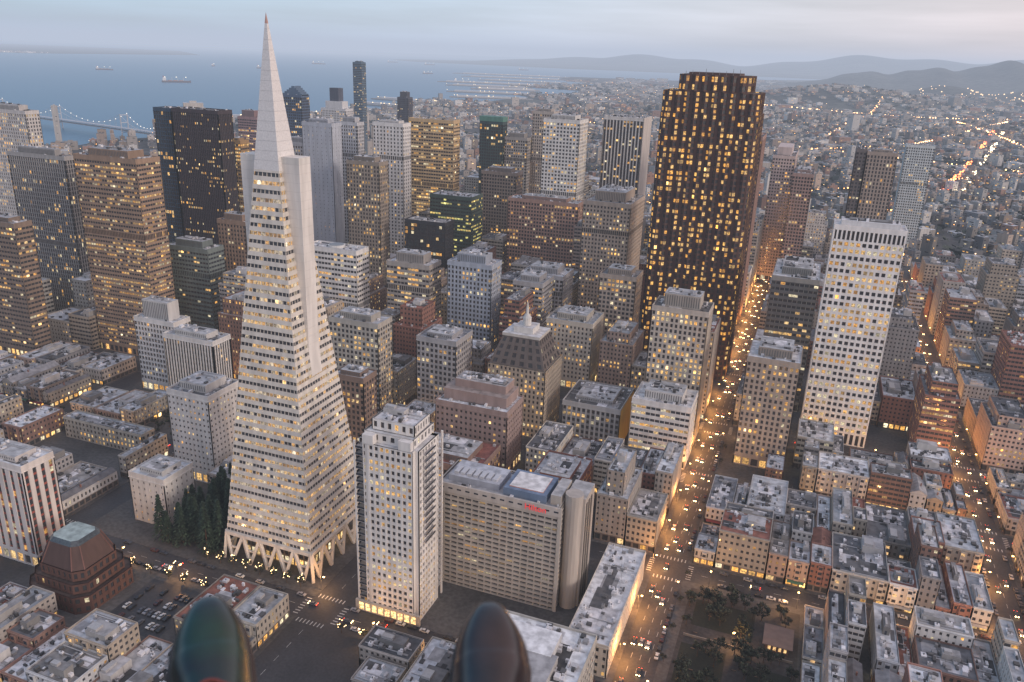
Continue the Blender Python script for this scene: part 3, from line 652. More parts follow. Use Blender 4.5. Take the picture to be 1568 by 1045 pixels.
# ---------------- distant city mass
def terr(x,y):
    z=130*np.exp(-(((x-80)/650)**2+((y-6000)/600)**2))+95*np.exp(-(((x-1500)/800)**2+((y-3900)/1100)**2))+45*np.exp(-(((x+500)/500)**2+((y-4200)/400)**2))+60*np.exp(-(((x-900)/500)**2+((y-7500)/500)**2))
    return z
def masses(name,n,ymin,ymax,size,ang,hm,litn=3):
    X=nr.uniform(-2700,1300,n*3);Y=nr.uniform(ymin,ymax,n*3)
    a=math.radians(ang);U=X*math.cos(a)+Y*math.sin(a);V=-X*math.sin(a)+Y*math.cos(a)
    cell=size*1.25
    iu=np.round(U/cell);iv=np.round(V/cell)
    key=iu*100003+iv;_,idx=np.unique(key,return_index=True);iu=iu[idx];iv=iv[idx]
    ok=(iu%6!=0)&(iv%4!=0)&(np.sin(iu*.37+np.cos(iv*.23)*2)>-.93);iu=iu[ok];iv=iv[ok]
    iu=iu+nr.uniform(-.12,.12,len(iu));iv=iv+nr.uniform(-.12,.12,len(iv))
    U=iu*cell;V=iv*cell;X=U*math.cos(a)-V*math.sin(a);Y=U*math.sin(a)+V*math.cos(a)
    ok=inland(X,Y)&(Y>ymin)&(Y<ymax)&(X>-1.35*Y)&(X<.22*Y+150);X=X[ok];Y=Y[ok];n=len(X)
    w=size*nr.uniform(.35,1.15,n)/2;d=size*nr.uniform(.35,1.15,n)/2;h=hm*np.exp(nr.normal(0,.45,n))
    big=nr.rand(n)<.04;w=np.where(big,w*1.7,w);d=np.where(big,d*1.5,d);h=np.where(big&(nr.rand(n)<.5),h*2.2,h)
    near=(Y<2000)&(X<-150)&(nr.rand(n)<.2);h=np.where(near,h*2.6,h)
    z=terr(X,Y);C=[]
    for sx,sy in((-1,-1),(1,-1),(1,1),(-1,1)):
        C.append(np.stack([X+sx*w*math.cos(a)-sy*d*math.sin(a),Y+sx*w*math.sin(a)+sy*d*math.cos(a)],1))
    b=B();z0=(z-3)[:,None];z1=(z+h)[:,None]
    pal=np.array([(.48,.44,.4),(.36,.33,.3),(.56,.54,.51),(.27,.22,.19),(.4,.32,.26),(.58,.57,.55),(.2,.2,.21),(.34,.2,.15)])
    col=pal[nr.randint(0,len(pal),n)]*nr.uniform(.45,1.05,(n,1));col=np.concatenate([col,np.ones((n,1))],1)
    rc=np.array(ROOFC)[nr.randint(0,len(ROOFC),n)]*nr.uniform(.3,1.,(n,1));rc=np.concatenate([rc,np.ones((n,1))],1)
    for i in range(4):
        p,q=C[i],C[(i+1)%4]
        b.add(np.stack([np.hstack([p,z0]),np.hstack([q,z0]),np.hstack([q,z1]),np.hstack([p,z1])],1),W,col)
        nn=(q-p);L_=np.linalg.norm(nn,axis=1,keepdims=True);nn=np.stack([nn[:,1],-nn[:,0]],1)/L_
        facing=(nn[:,0]*X+nn[:,1]*Y)<0
        for k in range(litn):
            nfl=np.maximum(1,(h/3.5)).astype(int);fl=(nr.rand(n)*nfl).astype(int);t0=nr.uniform(.08,.6,n)[:,None];t1=t0+nr.uniform(.1,.35,n)[:,None]
            za=z[:,None]+fl[:,None]*3.5+1;zb=za+1.5;off=nn*.08
            m=facing&((za+1.6)[:,0]<(z+h))
            pa=p+(q-p)*t0+off;pb=p+(q-p)*t1+off
            Q=np.stack([np.hstack([pa,za]),np.hstack([pb,za]),np.hstack([pb,zb]),np.hstack([pa,zb])],1)[m]
            cc=np.zeros((m.sum(),4));cc[:,:3]=np.array(WARM)[nr.randint(0,5,m.sum())];cc[:,3]=np.where(nr.rand(m.sum())<.2,nr.uniform(.5,1.8,m.sum()),.01)
            b.add(Q,G,cc)
    b.add(np.stack([np.hstack([c,z1]) for c in C],1),RF,rc)
    f=.35
    Cs=[np.stack([X,Y],1)+(c-np.stack([X,Y],1))*f for c in C];z2=z1+nr.uniform(1.,3.5,(n,1))
    for i in range(4):
        p,q=Cs[i],Cs[(i+1)%4];b.add(np.stack([np.hstack([p,z1]),np.hstack([q,z1]),np.hstack([q,z2]),np.hstack([p,z2])],1),W,col)
    b.add(np.stack([np.hstack([c,z2]) for c in Cs],1),RF,rc*.9)
    return b.obj(name)
masses("distant_city_buildings",10000,1150,2300,18,45,12,6)
masses("distant_city_buildings",14000,2300,4300,26,40,10,4)
masses("distant_city_buildings",12000,4300,8500,42,20,9,3)
masses("distant_city_buildings",4000,8500,14000,110,10,10,2)
b=B();n=8000;Y=1150+7500*nr.rand(n)**1.5;X=nr.uniform(-1.,.24,n)*Y
ok=inland(X,Y)&(np.sin(X/170.+np.sin(Y/230.))+np.sin(Y/310.+1)>-.5);X=X[ok];Y=Y[ok];n=len(X)
for k in range(4):
    s=nr.uniform(2,5,n)*(1+Y/4000);x=X+nr.uniform(-6,6,n);y=Y+nr.uniform(-6,6,n);z=terr(X,Y)+nr.uniform(4,9,n)
    tx=nr.uniform(-.7,.7,n)*s;ty=nr.uniform(-.7,.7,n)*s;c=np.stack([x,y,z],1)
    u=np.stack([s,0*s,tx],1);v=np.stack([0*s,s*.8,ty],1);g=nr.uniform(.4,1.3,n)[:,None]
    b.add(np.stack([c-u-v*.5,c+u*.6-v,c+u+v*.4,c-u*.4+v],1),LF,np.hstack([np.array([[.032,.042,.028]])*g,np.ones((n,1))]))
b.obj("distant_trees")
def hillmesh(name,x0,x1,y0,y1,n,m,f,mt):
    xs=np.linspace(x0,x1,n);ys=np.linspace(y0,y1,m);X,Y=np.meshgrid(xs,ys);Z=f(X,Y)
    v=np.stack([X,Y,Z],-1).reshape(-1,3);me=bpy.data.meshes.new(name)
    fs=[(j*n+i,j*n+i+1,(j+1)*n+i+1,(j+1)*n+i) for j in range(m-1) for i in range(n-1)]
    me.from_pydata(v.tolist(),[],fs);me.materials.append(mt);o=bpy.data.objects.new(name,me);scene.collection.objects.link(o)
    for p_ in me.polygons:p_.use_smooth=True
    return o
M_HILL=simple("hill_ground",(.055,.058,.048),.95,((.0015,.6,1.3),(.02,.5,1.4)))
hillmesh("hills",-1800,3200,2600,8600,70,80,lambda X,Y:terr(X,Y)-2.,M_HILL)
def ridge(X,Y):
    t=(Y-12000)/1500
    pr=250+75*np.sin(X/900.+1)+60*np.sin(X/370.+2)+30*np.sin(X/140.)+15*np.sin(X/61.)+.06*(X-1000)
    env=1/(1+np.exp(-(X-150)/350))
    return np.maximum(0,pr)*env*np.exp(-t*t)-3+4*np.sin(X/60+Y/90)
hillmesh("hills",-1500,6000,9000,15000,200,50,ridge,M_HILL)
def ridge0(X,Y):
    t=(Y-8300)/500
    pr=150+50*np.sin(X/330.+.5)+25*np.sin(X/120.)
    return np.maximum(0,pr)/(1+np.exp(-(X-700)/180))*np.exp(-t*t)-4
hillmesh("hills",-200,4000,6900,9700,120,40,ridge0,M_HILL)
b=B()
for k in range(170):
    x=rnd.uniform(700,2300);y=rnd.uniform(7500,8300);z=float(ridge0(x,y));s=rnd.uniform(2,4)
    if z>3:b.box(x-s,x+s,y-s,y+s,z+3,z+3+2*s,LT,(1,.65,.35,3))
b.obj("hillside_lights")
def ridge2(X,Y):
    t=(Y-26000)/3500
    return np.maximum(0,430+150*np.sin(X/2500.)+90*np.sin(X/900.+1)+40*np.sin(X/330.))*np.exp(-t*t)/(1+np.exp(-(X+8500)/900))-5
hillmesh("hills",-14000,12000,18000,34000,180,30,ridge2,M_HILL)
poly("distant_shore",[(-14500,8600),(-12500,10300),(-13500,15500),(-20000,22000),(-30000,22000),(-30000,8600)][::-1],0,M_LAND,3)
b=B()
for k in range(260):
    t=rnd.random();x=-14500+2000*t-rnd.uniform(0,900);y=8700+1600*t+rnd.uniform(0,500);s=rnd.uniform(15,70);b.box(x,x+s,y,y+s,0,rnd.uniform(8,28),W,rnd.choice([(.6,.6,.6),(.4,.4,.42),(.3,.28,.28)]))
    if k%4==0:b.box(x,x+5,y-6,y-1,5,10,LT,(1,.8,.5,3))
b.obj("distant_shore_buildings")
b=B()
for (x,y,l,w,a) in [(-1990,2450,260,45,10),(-1930,2800,240,40,5),(-1900,3150,240,40,0),(-2000,3500,300,60,-15),(-2100,3950,420,90,-10),(-1900,4650,500,70,20),(-2150,5250,600,90,10),(-2300,5900,520,160,25),(-2600,6300,700,120,10),(-2900,7000,900,160,12),(-2900,7900,900,150,5),(-3400,9000,1200,220,15),(-3900,10200,1500,260,12)]:
    a=math.radians(a);c,s=math.cos(a),math.sin(a)
    P=[(x+c*i*l/2-s*j*w/2,y+s*i*l/2+c*j*w/2) for i,j in((-1,-1),(1,-1),(1,1),(-1,1))]
    b.frust([(*p,-2) for p in P],[(*p,2.5) for p in P],W,(.25,.24,.23))
    Q=[(x+(p[0]-x)*.85,y+(p[1]-y)*.7) for p in P]
    b.frust([(*p,2.5) for p in Q],[(*p,11) for p in Q],W,(.5,.5,.5))
    for k in range(8):
        t=rnd.uniform(-.5,.5);xx,yy=x+c*t*l,y+s*t*l-w*.4;b.box(xx,xx+2.5,yy,yy+2.5,12,14,LT,(1,.75,.4,5))
b.obj("pier_sheds")
def bridge():
    b=B();P0=np.array([-1650,1690.]);P1=np.array([-4300,2350.])
    d=(P1-P0)/np.linalg.norm(P1-P0);L_=np.linalg.norm(P1-P0);nn=np.array([-d[1],d[0]])
    def pt(t,o,z):q=P0+d*t+nn*o;return(q[0],q[1],z)
    zd=26
    for zz in(zd,zd-6):b.frust([pt(0,-10,zz-1.5),pt(L_,-10,zz-1.5),pt(L_,10,zz-1.5),pt(0,10,zz-1.5)],[pt(0,-10,zz),pt(L_,-10,zz),pt(L_,10,zz),pt(0,10,zz)],MT,(.4,.42,.45))
    T_=[130,480,830,1180,1530,1880,2230]
    for t in T_:
        for o in(-10,10):b.beam(pt(t,o,-3),pt(t,o,62),2.2,MT,(.5,.52,.55))
        for z in(15,40,60):b.beam(pt(t,-10,z),pt(t,10,z),1.6,MT,(.5,.52,.55))
    for a,c in zip([-50]+T_,T_+[2600]):
        m=12
        for k in range(m):
            f=lambda u:zd+3+(33)*( (2*u-1)**2)
            for o in(-10,10):
                b.beam(pt(a+(c-a)*k/m,o,f(k/m)),pt(a+(c-a)*(k+1)/m,o,f((k+1)/m)),.7,MT,(.6,.62,.65))
                b.beam(pt(a+(c-a)*k/m,o,f(k/m)),pt(a+(c-a)*k/m,o,zd),.3,MT,(.5,.5,.5))
            q=pt(a+(c-a)*k/m,-10,f(k/m)+1);b.box(q[0]-.6,q[0]+.6,q[1]-.6,q[1]+.6,q[2],q[2]+1.2,LT,(1,.9,.75,3))
    b.obj("suspension_bridge")
bridge()
def shipmesh():
    b=B();w=26.
    xs=[-90,-80,60,78,92];kt=[.8,1,1,.7,.03];kb=[.5,.9,.9,.4,.02]
    for i in range(4):
        for sg in(-1,1):
            a=(xs[i],sg*w/2*kb[i],-2);c=(xs[i+1],sg*w/2*kb[i+1],-2);d=(xs[i+1],sg*w/2*kt[i+1],10+(3 if i==3 else 0));e=(xs[i],sg*w/2*kt[i],10)
            q=[a,c,d,e];b.add([q if sg<0 else q[::-1]],MT,(.12,.1,.12))
        b.add([[(xs[i],-w/2*kt[i],10),(xs[i+1],-w/2*kt[i+1],10.),(xs[i+1],w/2*kt[i+1],10.),(xs[i],w/2*kt[i],10)]],MT,(.3,.12,.1))
    b.add([[(-90,-w/2*.5,-2),(-90,-w/2*.8,10),(-90,w/2*.8,10),(-90,w/2*.5,-2)]],MT,(.12,.1,.12))
    b.box(-84,-62,-11,11,10,24,MT,(.6,.6,.6));b.box(-80,-64,-9,9,24,31,MT,(.65,.65,.65));b.cyl(-78,0,31,40,3,2.4,MT,(.3,.1,.1),10)
    for x in(-40,-5,30):b.box(x-12,x+12,-9,9,10,13,MT,(.35,.2,.15));b.beam((x+15,0,10),(x+15,0,30),1.5,MT,(.6,.6,.5))
    for x in(-70,0,60):b.box(x,x+4,-2,2,31,34,LT,(1,.85,.6,4))
    return b.obj("cargo_ship")
s0=shipmesh();ships=[(-4103,4459,25,1),(-6064,5728,10,.8),(-6960,8200,100,.8),(-9280,16800,10,1.3),(-7880,11790,5,1.2),(-7700,15480,20,1.2),(-6225,8190,-10,1),(-3146,6990,15,.9),(-5200,14200,5,1),(-4600,9200,40,.8)]
for i,(x,y,r,sc) in enumerate(ships):
    o=s0 if i==0 else bpy.data.objects.new("cargo_ship",s0.data)
    if i:scene.collection.objects.link(o)
    o.location=(x,y,-1);o.rotation_euler=(0,0,math.radians(r+20));o.scale=(sc,)*3
# ---------------- trees
def treemesh(seed,kind):
    r=random.Random(seed);b=B()
    if kind=='con':
        H=r.uniform(22,32);b.cyl(0,0,0,H*.9,.55,.1,MT,(.09,.055,.04),7)
        for k in range(900):
            t=r.random()**.8;z=H*(.12+.88*t);R=(1-t)*5.2*(.75+.5*r.random())+.3;a=r.uniform(0,6.28);rr=R*math.sqrt(r.uniform(.25,1))
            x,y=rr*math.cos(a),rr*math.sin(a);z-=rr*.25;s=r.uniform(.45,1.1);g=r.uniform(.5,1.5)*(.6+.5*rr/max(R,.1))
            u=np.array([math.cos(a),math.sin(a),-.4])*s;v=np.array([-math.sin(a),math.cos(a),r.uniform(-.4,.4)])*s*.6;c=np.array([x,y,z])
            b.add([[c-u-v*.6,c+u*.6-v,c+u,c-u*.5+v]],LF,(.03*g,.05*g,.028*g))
    else:
        H=r.uniform(8,12);b.cyl(0,0,0,H*.5,.28,.16,MT,(.1,.07,.05),7);cl=[]
        for k in range(7):
            a=k*.9+r.random();l=r.uniform(1.5,3.2);e=np.array([l*math.cos(a),l*math.sin(a),H*r.uniform(.55,.9)]);b.beam((0,0,H*.42),e,.14,MT,(.1,.07,.05));cl.append((e,r.uniform(1.1,1.9)))
        for e,R in cl:
            tone=r.uniform(.6,1.5)
            for k in range(75):
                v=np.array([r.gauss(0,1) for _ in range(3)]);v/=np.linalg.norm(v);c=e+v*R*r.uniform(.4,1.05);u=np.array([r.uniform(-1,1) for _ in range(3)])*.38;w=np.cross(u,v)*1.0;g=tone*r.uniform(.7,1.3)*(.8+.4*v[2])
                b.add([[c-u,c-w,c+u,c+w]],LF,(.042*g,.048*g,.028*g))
    o=b.obj("tree_model");me=o.data;bpy.data.objects.remove(o);return me
CON=[treemesh(i,'con') for i in range(4)];DEC=[treemesh(10+i,'dec') for i in range(4)]
def put(me,name,x,y,z=.1,s=1,r=None):
    o=bpy.data.objects.new(name,me);scene.collection.objects.link(o);o.location=(x,y,z);o.scale=(s,)*3;o.rotation_euler=(0,0,rnd.uniform(0,6.28) if r is None else r);return o
for k in range(50):
    x=rnd.uniform(-296,-260);y=rnd.uniform(274,338)
    if -302<x<-294 and y>282:continue
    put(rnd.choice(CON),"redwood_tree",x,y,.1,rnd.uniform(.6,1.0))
for k in range(70):
    x=rnd.uniform(-27,23);y=rnd.uniform(274,349)
    if 5<x<24 and 312<y<336:continue
    put(rnd.choice(DEC),"park_tree",x,y,.1,rnd.uniform(.6,1.05))
stx=[]
for x in range(-335,-60,11):
    if -200<x<-172:continue
    put(rnd.choice(DEC),"street_tree",x+rnd.uniform(-1,1),252.6,.1,.55);stx.append((x,252.6))
for x in range(-262,-200,8):put(rnd.choice(DEC),"street_tree",x,273,.1,.7);stx.append((x,273))
for x in range(-500,-352,14):put(rnd.choice(DEC),"street_tree",x,371.,.1,.6)
for k in range(16):put(rnd.choice(DEC),"street_tree",rnd.uniform(-460,-380),rnd.uniform(372,395),.1,.7)
for y in range(270,520,22):
    put(rnd.choice(DEC),"street_tree",-31.2,y,.1,.42);put(rnd.choice(DEC),"street_tree",129.4,y+5,.1,.42)
for k in range(12):put(rnd.choice(DEC),"street_tree",rnd.uniform(-150,-110),rnd.uniform(438,452),.1,.8)
b=B()
for (x,y) in stx:
    for k in range(9):
        a=rnd.uniform(0,6.28);r=rnd.uniform(.8,2.2);z=rnd.uniform(3,6.5);xx,yy=x+r*math.cos(a),y+r*math.sin(a);b.box(xx-.13,xx+.13,yy-.13,yy+.13,z,z+.26,LT,(1,.66,.3,8),bot=True)
b.obj("tree_string_lights")
# ---------------- street lamps
def lampmesh():
    b=B();b.cyl(0,0,0,8,.13,.08,MT,(.1,.1,.1),8);b.cyl(0,0,0,.5,.25,.2,MT,(.1,.1,.1),8);b.beam((0,0,7.9),(1.6,0,8.3),.1,MT,(.1,.1,.1));b.box(1.3,2.2,-.18,.18,8.25,8.42,MT,(.15,.15,.15),bot=True)
    b.box(1.35,2.15,-.35,.35,7.8,8.24,LT,(1,.56,.18,16),bot=True)
    o=b.obj("m");me=o.data;bpy.data.objects.remove(o);return me
LM=lampmesh()
ld=bpy.data.lights.new("lamp_light",'POINT');ld.energy=12000;ld.color=(1,.42,.11);ld.shadow_soft_size=.4
ld2=bpy.data.lights.new("lamp_light",'POINT');ld2.energy=5000;ld2.color=(1,.5,.18);ld2.shadow_soft_size=.4
nl=0
def lamp(x,y,r,light=True,L_=None):
    global nl
    if not inview(x,y,0,30):return
    o=put(LM,"street_lamp",x,y,.15,1,r)
    if light:
        l=bpy.data.objects.new("light",L_ or ld2);scene.collection.objects.link(l);l.parent=o;l.location=(1.8,0,7.3);nl+=1
for k,y in enumerate(range(215,1100,36)):
    lamp(-49.8,y,0,True,ld);lamp(-32.2,y+18,math.pi,False)
for y in range(330,1100,42):lamp(111.3,y,0,True,ld);lamp(128.8,y+21,math.pi,False)
for x in range(-335,-55,36):
    if abs(x+187)>12:lamp(x,253.8,math.pi/2)
for Y in(362,462,545):
    for x in range(-20,140,42):lamp(x,Y-7.8,math.pi/2)
for Y in (362,462):
    for x in range(-460,-190,60):lamp(x,Y-7.8,math.pi/2)
for y in range(275,520,60):lamp(-195.5,y,0)
for x,y in((-5,312),(15,345)):lamp(x,y,1)
# ---------------- cars
def carmesh(col,head=True):
    b=B();P=[(-2.2,.45),(-2.2,.95),(-1.9,1.02),(-1.2,1.05),(-.75,1.45),(.55,1.45),(1.15,1.0),(2.0,.88),(2.25,.7),(2.25,.4)]
    w=.88
    for i in range(len(P)-1):
        (x0,z0),(x1,z1)=P[i],P[i+1]
        wi=lambda z:w-(.22 if z>1.2 else 0)
        glass=i in(3,5)
        b.add([[(x0,-wi(z0),z0),(x0,wi(z0),z0),(x1,wi(z1),z1),(x1,-wi(z1),z1)][::-1]],G if glass else MT,(0,0,0,0) if glass else col)
    for sg in(-1,1):
        q=[[(-2.2,sg*w,.3),(2.25,sg*w,.3),(2.25,sg*w,.7),(-2.2,sg*w,.95)],[(-2.2,sg*w,.95),(2.25,sg*w,.7),(1.15,sg*w,1.),(-1.2,sg*w,1.05)]]
        b.add([a if sg<0 else a[::-1] for a in q],MT,col)
        q=[(-1.2,sg*w,1.05),(1.15,sg*w,1.),(.55,sg*.66,1.45),(-.75,sg*.66,1.45)];b.add([q if sg<0 else q[::-1]],G,(0,0,0,0))
        for x in(-1.35,1.4):
            c=[(x+.33*math.cos(t*math.pi/5),sg*(w+.02),.33+.33*math.sin(t*math.pi/5)) for t in range(10)];b.ngon(c if sg<0 else c[::-1],MT,(.02,.02,.02))
            c2=[(p[0],sg*(w-.2),p[2]) for p in c];b.frust(c,c2,MT,(.02,.02,.02),False)
        if head:
            b.box(2.24,2.4,sg*.6-.24,sg*.6+.24,.5,.85,LT,(1,.66,.3,22),bot=True);b.box(-2.32,-2.19,sg*.65-.2,sg*.65+.2,.65,.95,LT,(1,.05,.02,9),bot=True)
    b.add([[(-2.2,-w,.3),(-2.2,w,.3),(2.25,w,.3),(2.25,-w,.3)]],MT,(.02,.02,.02))
    o=b.obj("m");me=o.data;bpy.data.objects.remove(o);return me
CC_=[(.5,.5,.5),(.03,.03,.035),(.3,.3,.32),(.08,.03,.03),(.05,.06,.08),(.6,.6,.58),(.15,.15,.16),(.04,.04,.04),(.1,.1,.11)]
DR=[carmesh(c) for c in CC_];PK=[carmesh(c,False) for c in CC_]
hp=math.pi/2
def cars(axis,c,lo,hi,lanes,step):
    for off,dr in lanes:
        t=lo
        while t<hi:
            t+=rnd.uniform(*step)
            x,y=(c+off,t) if axis=='y' else (t,c+off)
            if not inview(x,y,0,20):continue
            base=(hp if dr>0 else -hp) if axis=='y' else (0 if dr>0 else math.pi)
            put(rnd.choice(DR),"car",x+rnd.uniform(-.3,.3),y+rnd.uniform(-.3,.3)*(axis=='x'),.03,1,base+rnd.uniform(-.03,.03))
def parked(axis,c,lo,hi):
    t=lo
    while t<hi:
        t+=rnd.choice([5.8,6.2,12,6,18])
        x,y=(c,t) if axis=='y' else (t,c)
        S=YS if axis=='y' else XS
        if min(abs(t-s) for s in S)<14 or not inview(x,y,0,10):continue
        put(rnd.choice(PK),"parked_car",x,y,.03,1,hp if axis=='y' else 0)
cars('y',-41,210,1120,[(-5,-1),(-1.7,-1),(1.7,-1)],(12,50))
cars('y',120,330,1120,[(-2.5,-1),(2.5,-1)],(14,50))
cars('x',262,-340,-60,[(-2,1),(2,-1)],(24,80))
cars('x',362,-400,130,[(0,-1)],(20,70));cars('x',462,-330,130,[(0,1)],(20,70));cars('x',545,-30,130,[(-2,1),(2,-1)],(20,60))
cars('y',-187,275,700,[(-2,-1),(2,1)],(20,70));cars('y',-350,275,500,[(-2,-1)],(20,70))
parked('y',-34.4,210,700);parked('y',126.4,330,700);parked('y',113.6,330,700);parked('x',256.4,-340,-60);parked('x',268,-340,-60);parked('x',356.6,-20,110);parked('x',367.6,-20,110);parked('x',467.6,-20,110)
for r in range(4):
    for k in range(10):
        if rnd.random()<.6:put(rnd.choice(PK),"parked_car",-271+k*2.9,222+r*7.,.16,1,hp)
quadsobj("parking_lot",[(-275,-242,216,250)],.153,M_ASPH)
# ---------------- distant lights
b=B();pts=[]
for k in range(1700):
    y=1150+(9000-1150)*rnd.random()**1.6;x=rnd.uniform(-1.2*y,.22*y);pts.append((x,y))
def line(xa,ya,xb,yb,n,c,s=1.):
    for k in range(n):
        t=(k+rnd.random())/n;x=xa+(xb-xa)*t+rnd.uniform(-6,6);y=ya+(yb-ya)*t+rnd.uniform(-4,4);ss=s*rnd.uniform(.4,.9);z=float(terr(x,y))+7
        b.box(x-ss,x+ss,y-ss,y+ss,z,z+2*ss,LT,c)
line(-41,1150,-30,2300,110,(1,.45,.12,8),1.2);line(120,1150,140,2300,90,(1,.45,.12,8),1.2)
line(250,1900,620,3700,160,(1,.2,.06,8),2.0);line(275,1880,650,3680,130,(1,.75,.45,7),1.8);line(620,3000,560,4300,80,(1,.5,.2,8),2.2);line(-300,1400,500,2400,130,(1,.42,.14,7),1.3)
line(-900,3200,700,2300,130,(1,.5,.2,7),1.8);line(-600,2000,150,2900,110,(1,.45,.15,6),1.6);line(100,2600,900,4600,120,(1,.55,.25,7),2.2);line(-400,5200,900,4500,90,(1,.55,.25,6),3);line(0,3200,300,5600,90,(1,.5,.2,6),2.6)
for x,y in pts:
    if inland(np.array([x]),np.array([y]))[0]:
        s=(.3+y/7000.)*rnd.uniform(.6,1.2);z=float(terr(x,y))+rnd.uniform(8,16);c=rnd.choice([(1,.55,.2,5),(1,.65,.32,5),(1,.85,.65,4),(1,.45,.12,6)])
        b.box(x-s,x+s,y-s,y+s,z,z+2*s,LT,c)
b.obj("distant_street_lights")
# ---------------- passenger's shoes and legs
def shoe(side):
    S=[(-.15,.035,.03,.10),(-.12,.042,.0,.12),(-.05,.041,.0,.125),(.0,.041,0,.105),(.04,.046,0,.086),(.08,.0505,0,.073),(.098,.0505,0,.069),(.102,.0485,0,.0655),(.125,.047,0,.062),(.15,.039,.002,.056),(.175,.026,.008,.046),(.188,.010,.016,.032)]
    v=[];f=[];n=24
    for (y,w,z0,z1) in S:
        for k in range(n):
            t=2*math.pi*k/n;cx=math.cos(t);cz=math.sin(t)
            xx=w*np.sign(cx)*abs(cx)**.75
            zz=(z0+.012)+(z1-z0-.012)*cz if cz>0 else z0+.012*(1+cz*.9)
            v.append((xx+(.007*side if y>.05 else 0),y,zz))
    m=len(S)
    for i in range(m-1):
        for k in range(n):f.append((i*n+k,i*n+(k+1)%n,(i+1)*n+(k+1)%n,(i+1)*n+k))
    f.append(tuple(range(n))[::-1]);f.append(tuple((m-1)*n+k for k in range(n)))
    me=bpy.data.meshes.new("shoe");me.from_pydata(v,[],f)
    for p_ in me.polygons:p_.use_smooth=True
    return me
def leather(name,c2):
    m,nt,p=mat(name)
    tc=N(nt,'ShaderNodeTexCoord');nz=N(nt,'ShaderNodeTexNoise');nz.inputs['Scale'].default_value=13;nz.inputs['Detail'].default_value=4;nt.links.new(tc.outputs['Object'],nz.inputs['Vector'])
    cr=N(nt,'ShaderNodeValToRGB');cr.color_ramp.elements[0].position=.35;cr.color_ramp.elements[1].position=.7;cr.color_ramp.elements[0].color=(.008,.005,.006,1);cr.color_ramp.elements[1].color=(*c2,1)
    nt.links.new(nz.outputs[0],cr.inputs[0]);nt.links.new(cr.outputs[0],p.inputs['Base Color']);p.inputs['Roughness'].default_value=.28;p.inputs['Coat Weight'].default_value=.3;p.inputs['Coat Roughness'].default_value=.15
    n2=N(nt,'ShaderNodeTexNoise');n2.inputs['Scale'].default_value=30;nt.links.new(tc.outputs['Object'],n2.inputs['Vector']);bp=N(nt,'ShaderNodeBump');bp.inputs['Strength'].default_value=.3;bp.inputs['Distance'].default_value=.003;nt.links.new(n2.outputs[0],bp.inputs['Height']);nt.links.new(bp.outputs[0],p.inputs['Normal']);return m
mL=leather("leather_painted_reflection",(.006,.03,.016));mR=leather("dark_brown_leather",(.03,.017,.015))  # left shoe: green reflection painted into the dark leather's base colour
msole,nt,p=mat("shoe_sole");p.inputs['Base Color'].default_value=(.035,.022,.018,1);p.inputs['Roughness'].default_value=.5
mlace,nt,p=mat("lace_red");p.inputs['Base Color'].default_value=(.12,.025,.02,1)
mjean,nt,p=mat("denim");p.inputs['Base Color'].default_value=(.03,.04,.07,1);p.inputs['Roughness'].default_value=.9
person=bpy.data.objects.new("person",None);scene.collection.objects.link(person)
Fh=np.array([-math.sin(YAW),math.cos(YAW),0])
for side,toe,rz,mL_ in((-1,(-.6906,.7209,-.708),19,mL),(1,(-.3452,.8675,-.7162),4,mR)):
    rot=Matrix.Rotation(YAW+math.radians(rz),4,'Z')@Matrix.Rotation(math.radians(24),4,'X')
    pos=np.array(toe)+np.array([0,0,CAMH])-np.array(rot@Vector((0,.182,.05)))[:3]
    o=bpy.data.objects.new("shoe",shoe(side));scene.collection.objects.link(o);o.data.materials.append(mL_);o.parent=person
    o.matrix_world=Matrix.Translation(Vector(pos))@rot
    sb=o.modifiers.new("s",'SUBSURF');sb.levels=2;sb.render_levels=2
    w=bpy.data.objects.new("sole",shoe(side));scene.collection.objects.link(w);w.data.materials.append(msole);w.parent=person
    w.matrix_world=Matrix.Translation(Vector(pos))@rot@Matrix.Translation((0,0,-.002))@Matrix.Diagonal((1.12,1.035,.3,1));sb=w.modifiers.new("s",'SUBSURF');sb.render_levels=2;sb.levels=2
    for (yy,hw_,zt) in [(.034-.018*k,.022,.09+.0085*k) for k in range(4)]:
        cu=bpy.data.curves.new("lace",'CURVE');cu.dimensions='3D';cu.bevel_depth=.0026;sp=cu.splines.new('BEZIER');sp.bezier_points.add(2)
        for bpnt,c in zip(sp.bezier_points,((-hw_,yy-.006,zt-.003),(.006*side,yy+.004,zt+.001),(hw_,yy-.006,zt-.003))):
            bpnt.co=c;bpnt.handle_left_type=bpnt.handle_right_type='AUTO'
        cu.materials.append(mlace);l=bpy.data.objects.new("lace",cu);scene.collection.objects.link(l);l.parent=person;l.matrix_world=Matrix.Translation(Vector(pos))@rot
    me=bpy.data.meshes.new("leg");an=np.array(rot@Vector((0,-.11,.09)))[:3]+pos;kn=an+np.array([0,0,.1])-Fh*.42
    hip=kn-Fh*.42+np.array([0,0,.06])
    me.from_pydata([tuple(an),tuple((an+kn)/2),tuple(kn),tuple(hip)],[(0,1),(1,2),(2,3)],[])
    lo=bpy.data.objects.new("leg",me);scene.collection.objects.link(lo);lo.parent=person
    lo.modifiers.new("sk",'SKIN');
    if not me.skin_vertices:
        bpy.context.view_layer.objects.active=lo;bpy.ops.object.select_all(action='DESELECT');lo.select_set(True);bpy.ops.mesh.customdata_skin_add()
    for sv,r in zip(me.skin_vertices[0].data,(.05,.06,.07,.08)):sv.radius=(r,r)
    me.skin_vertices[0].data[3].use_root=True
    ss=lo.modifiers.new("s",'SUBSURF');ss.levels=1;ss.render_levels=1;me.materials.append(mjean)
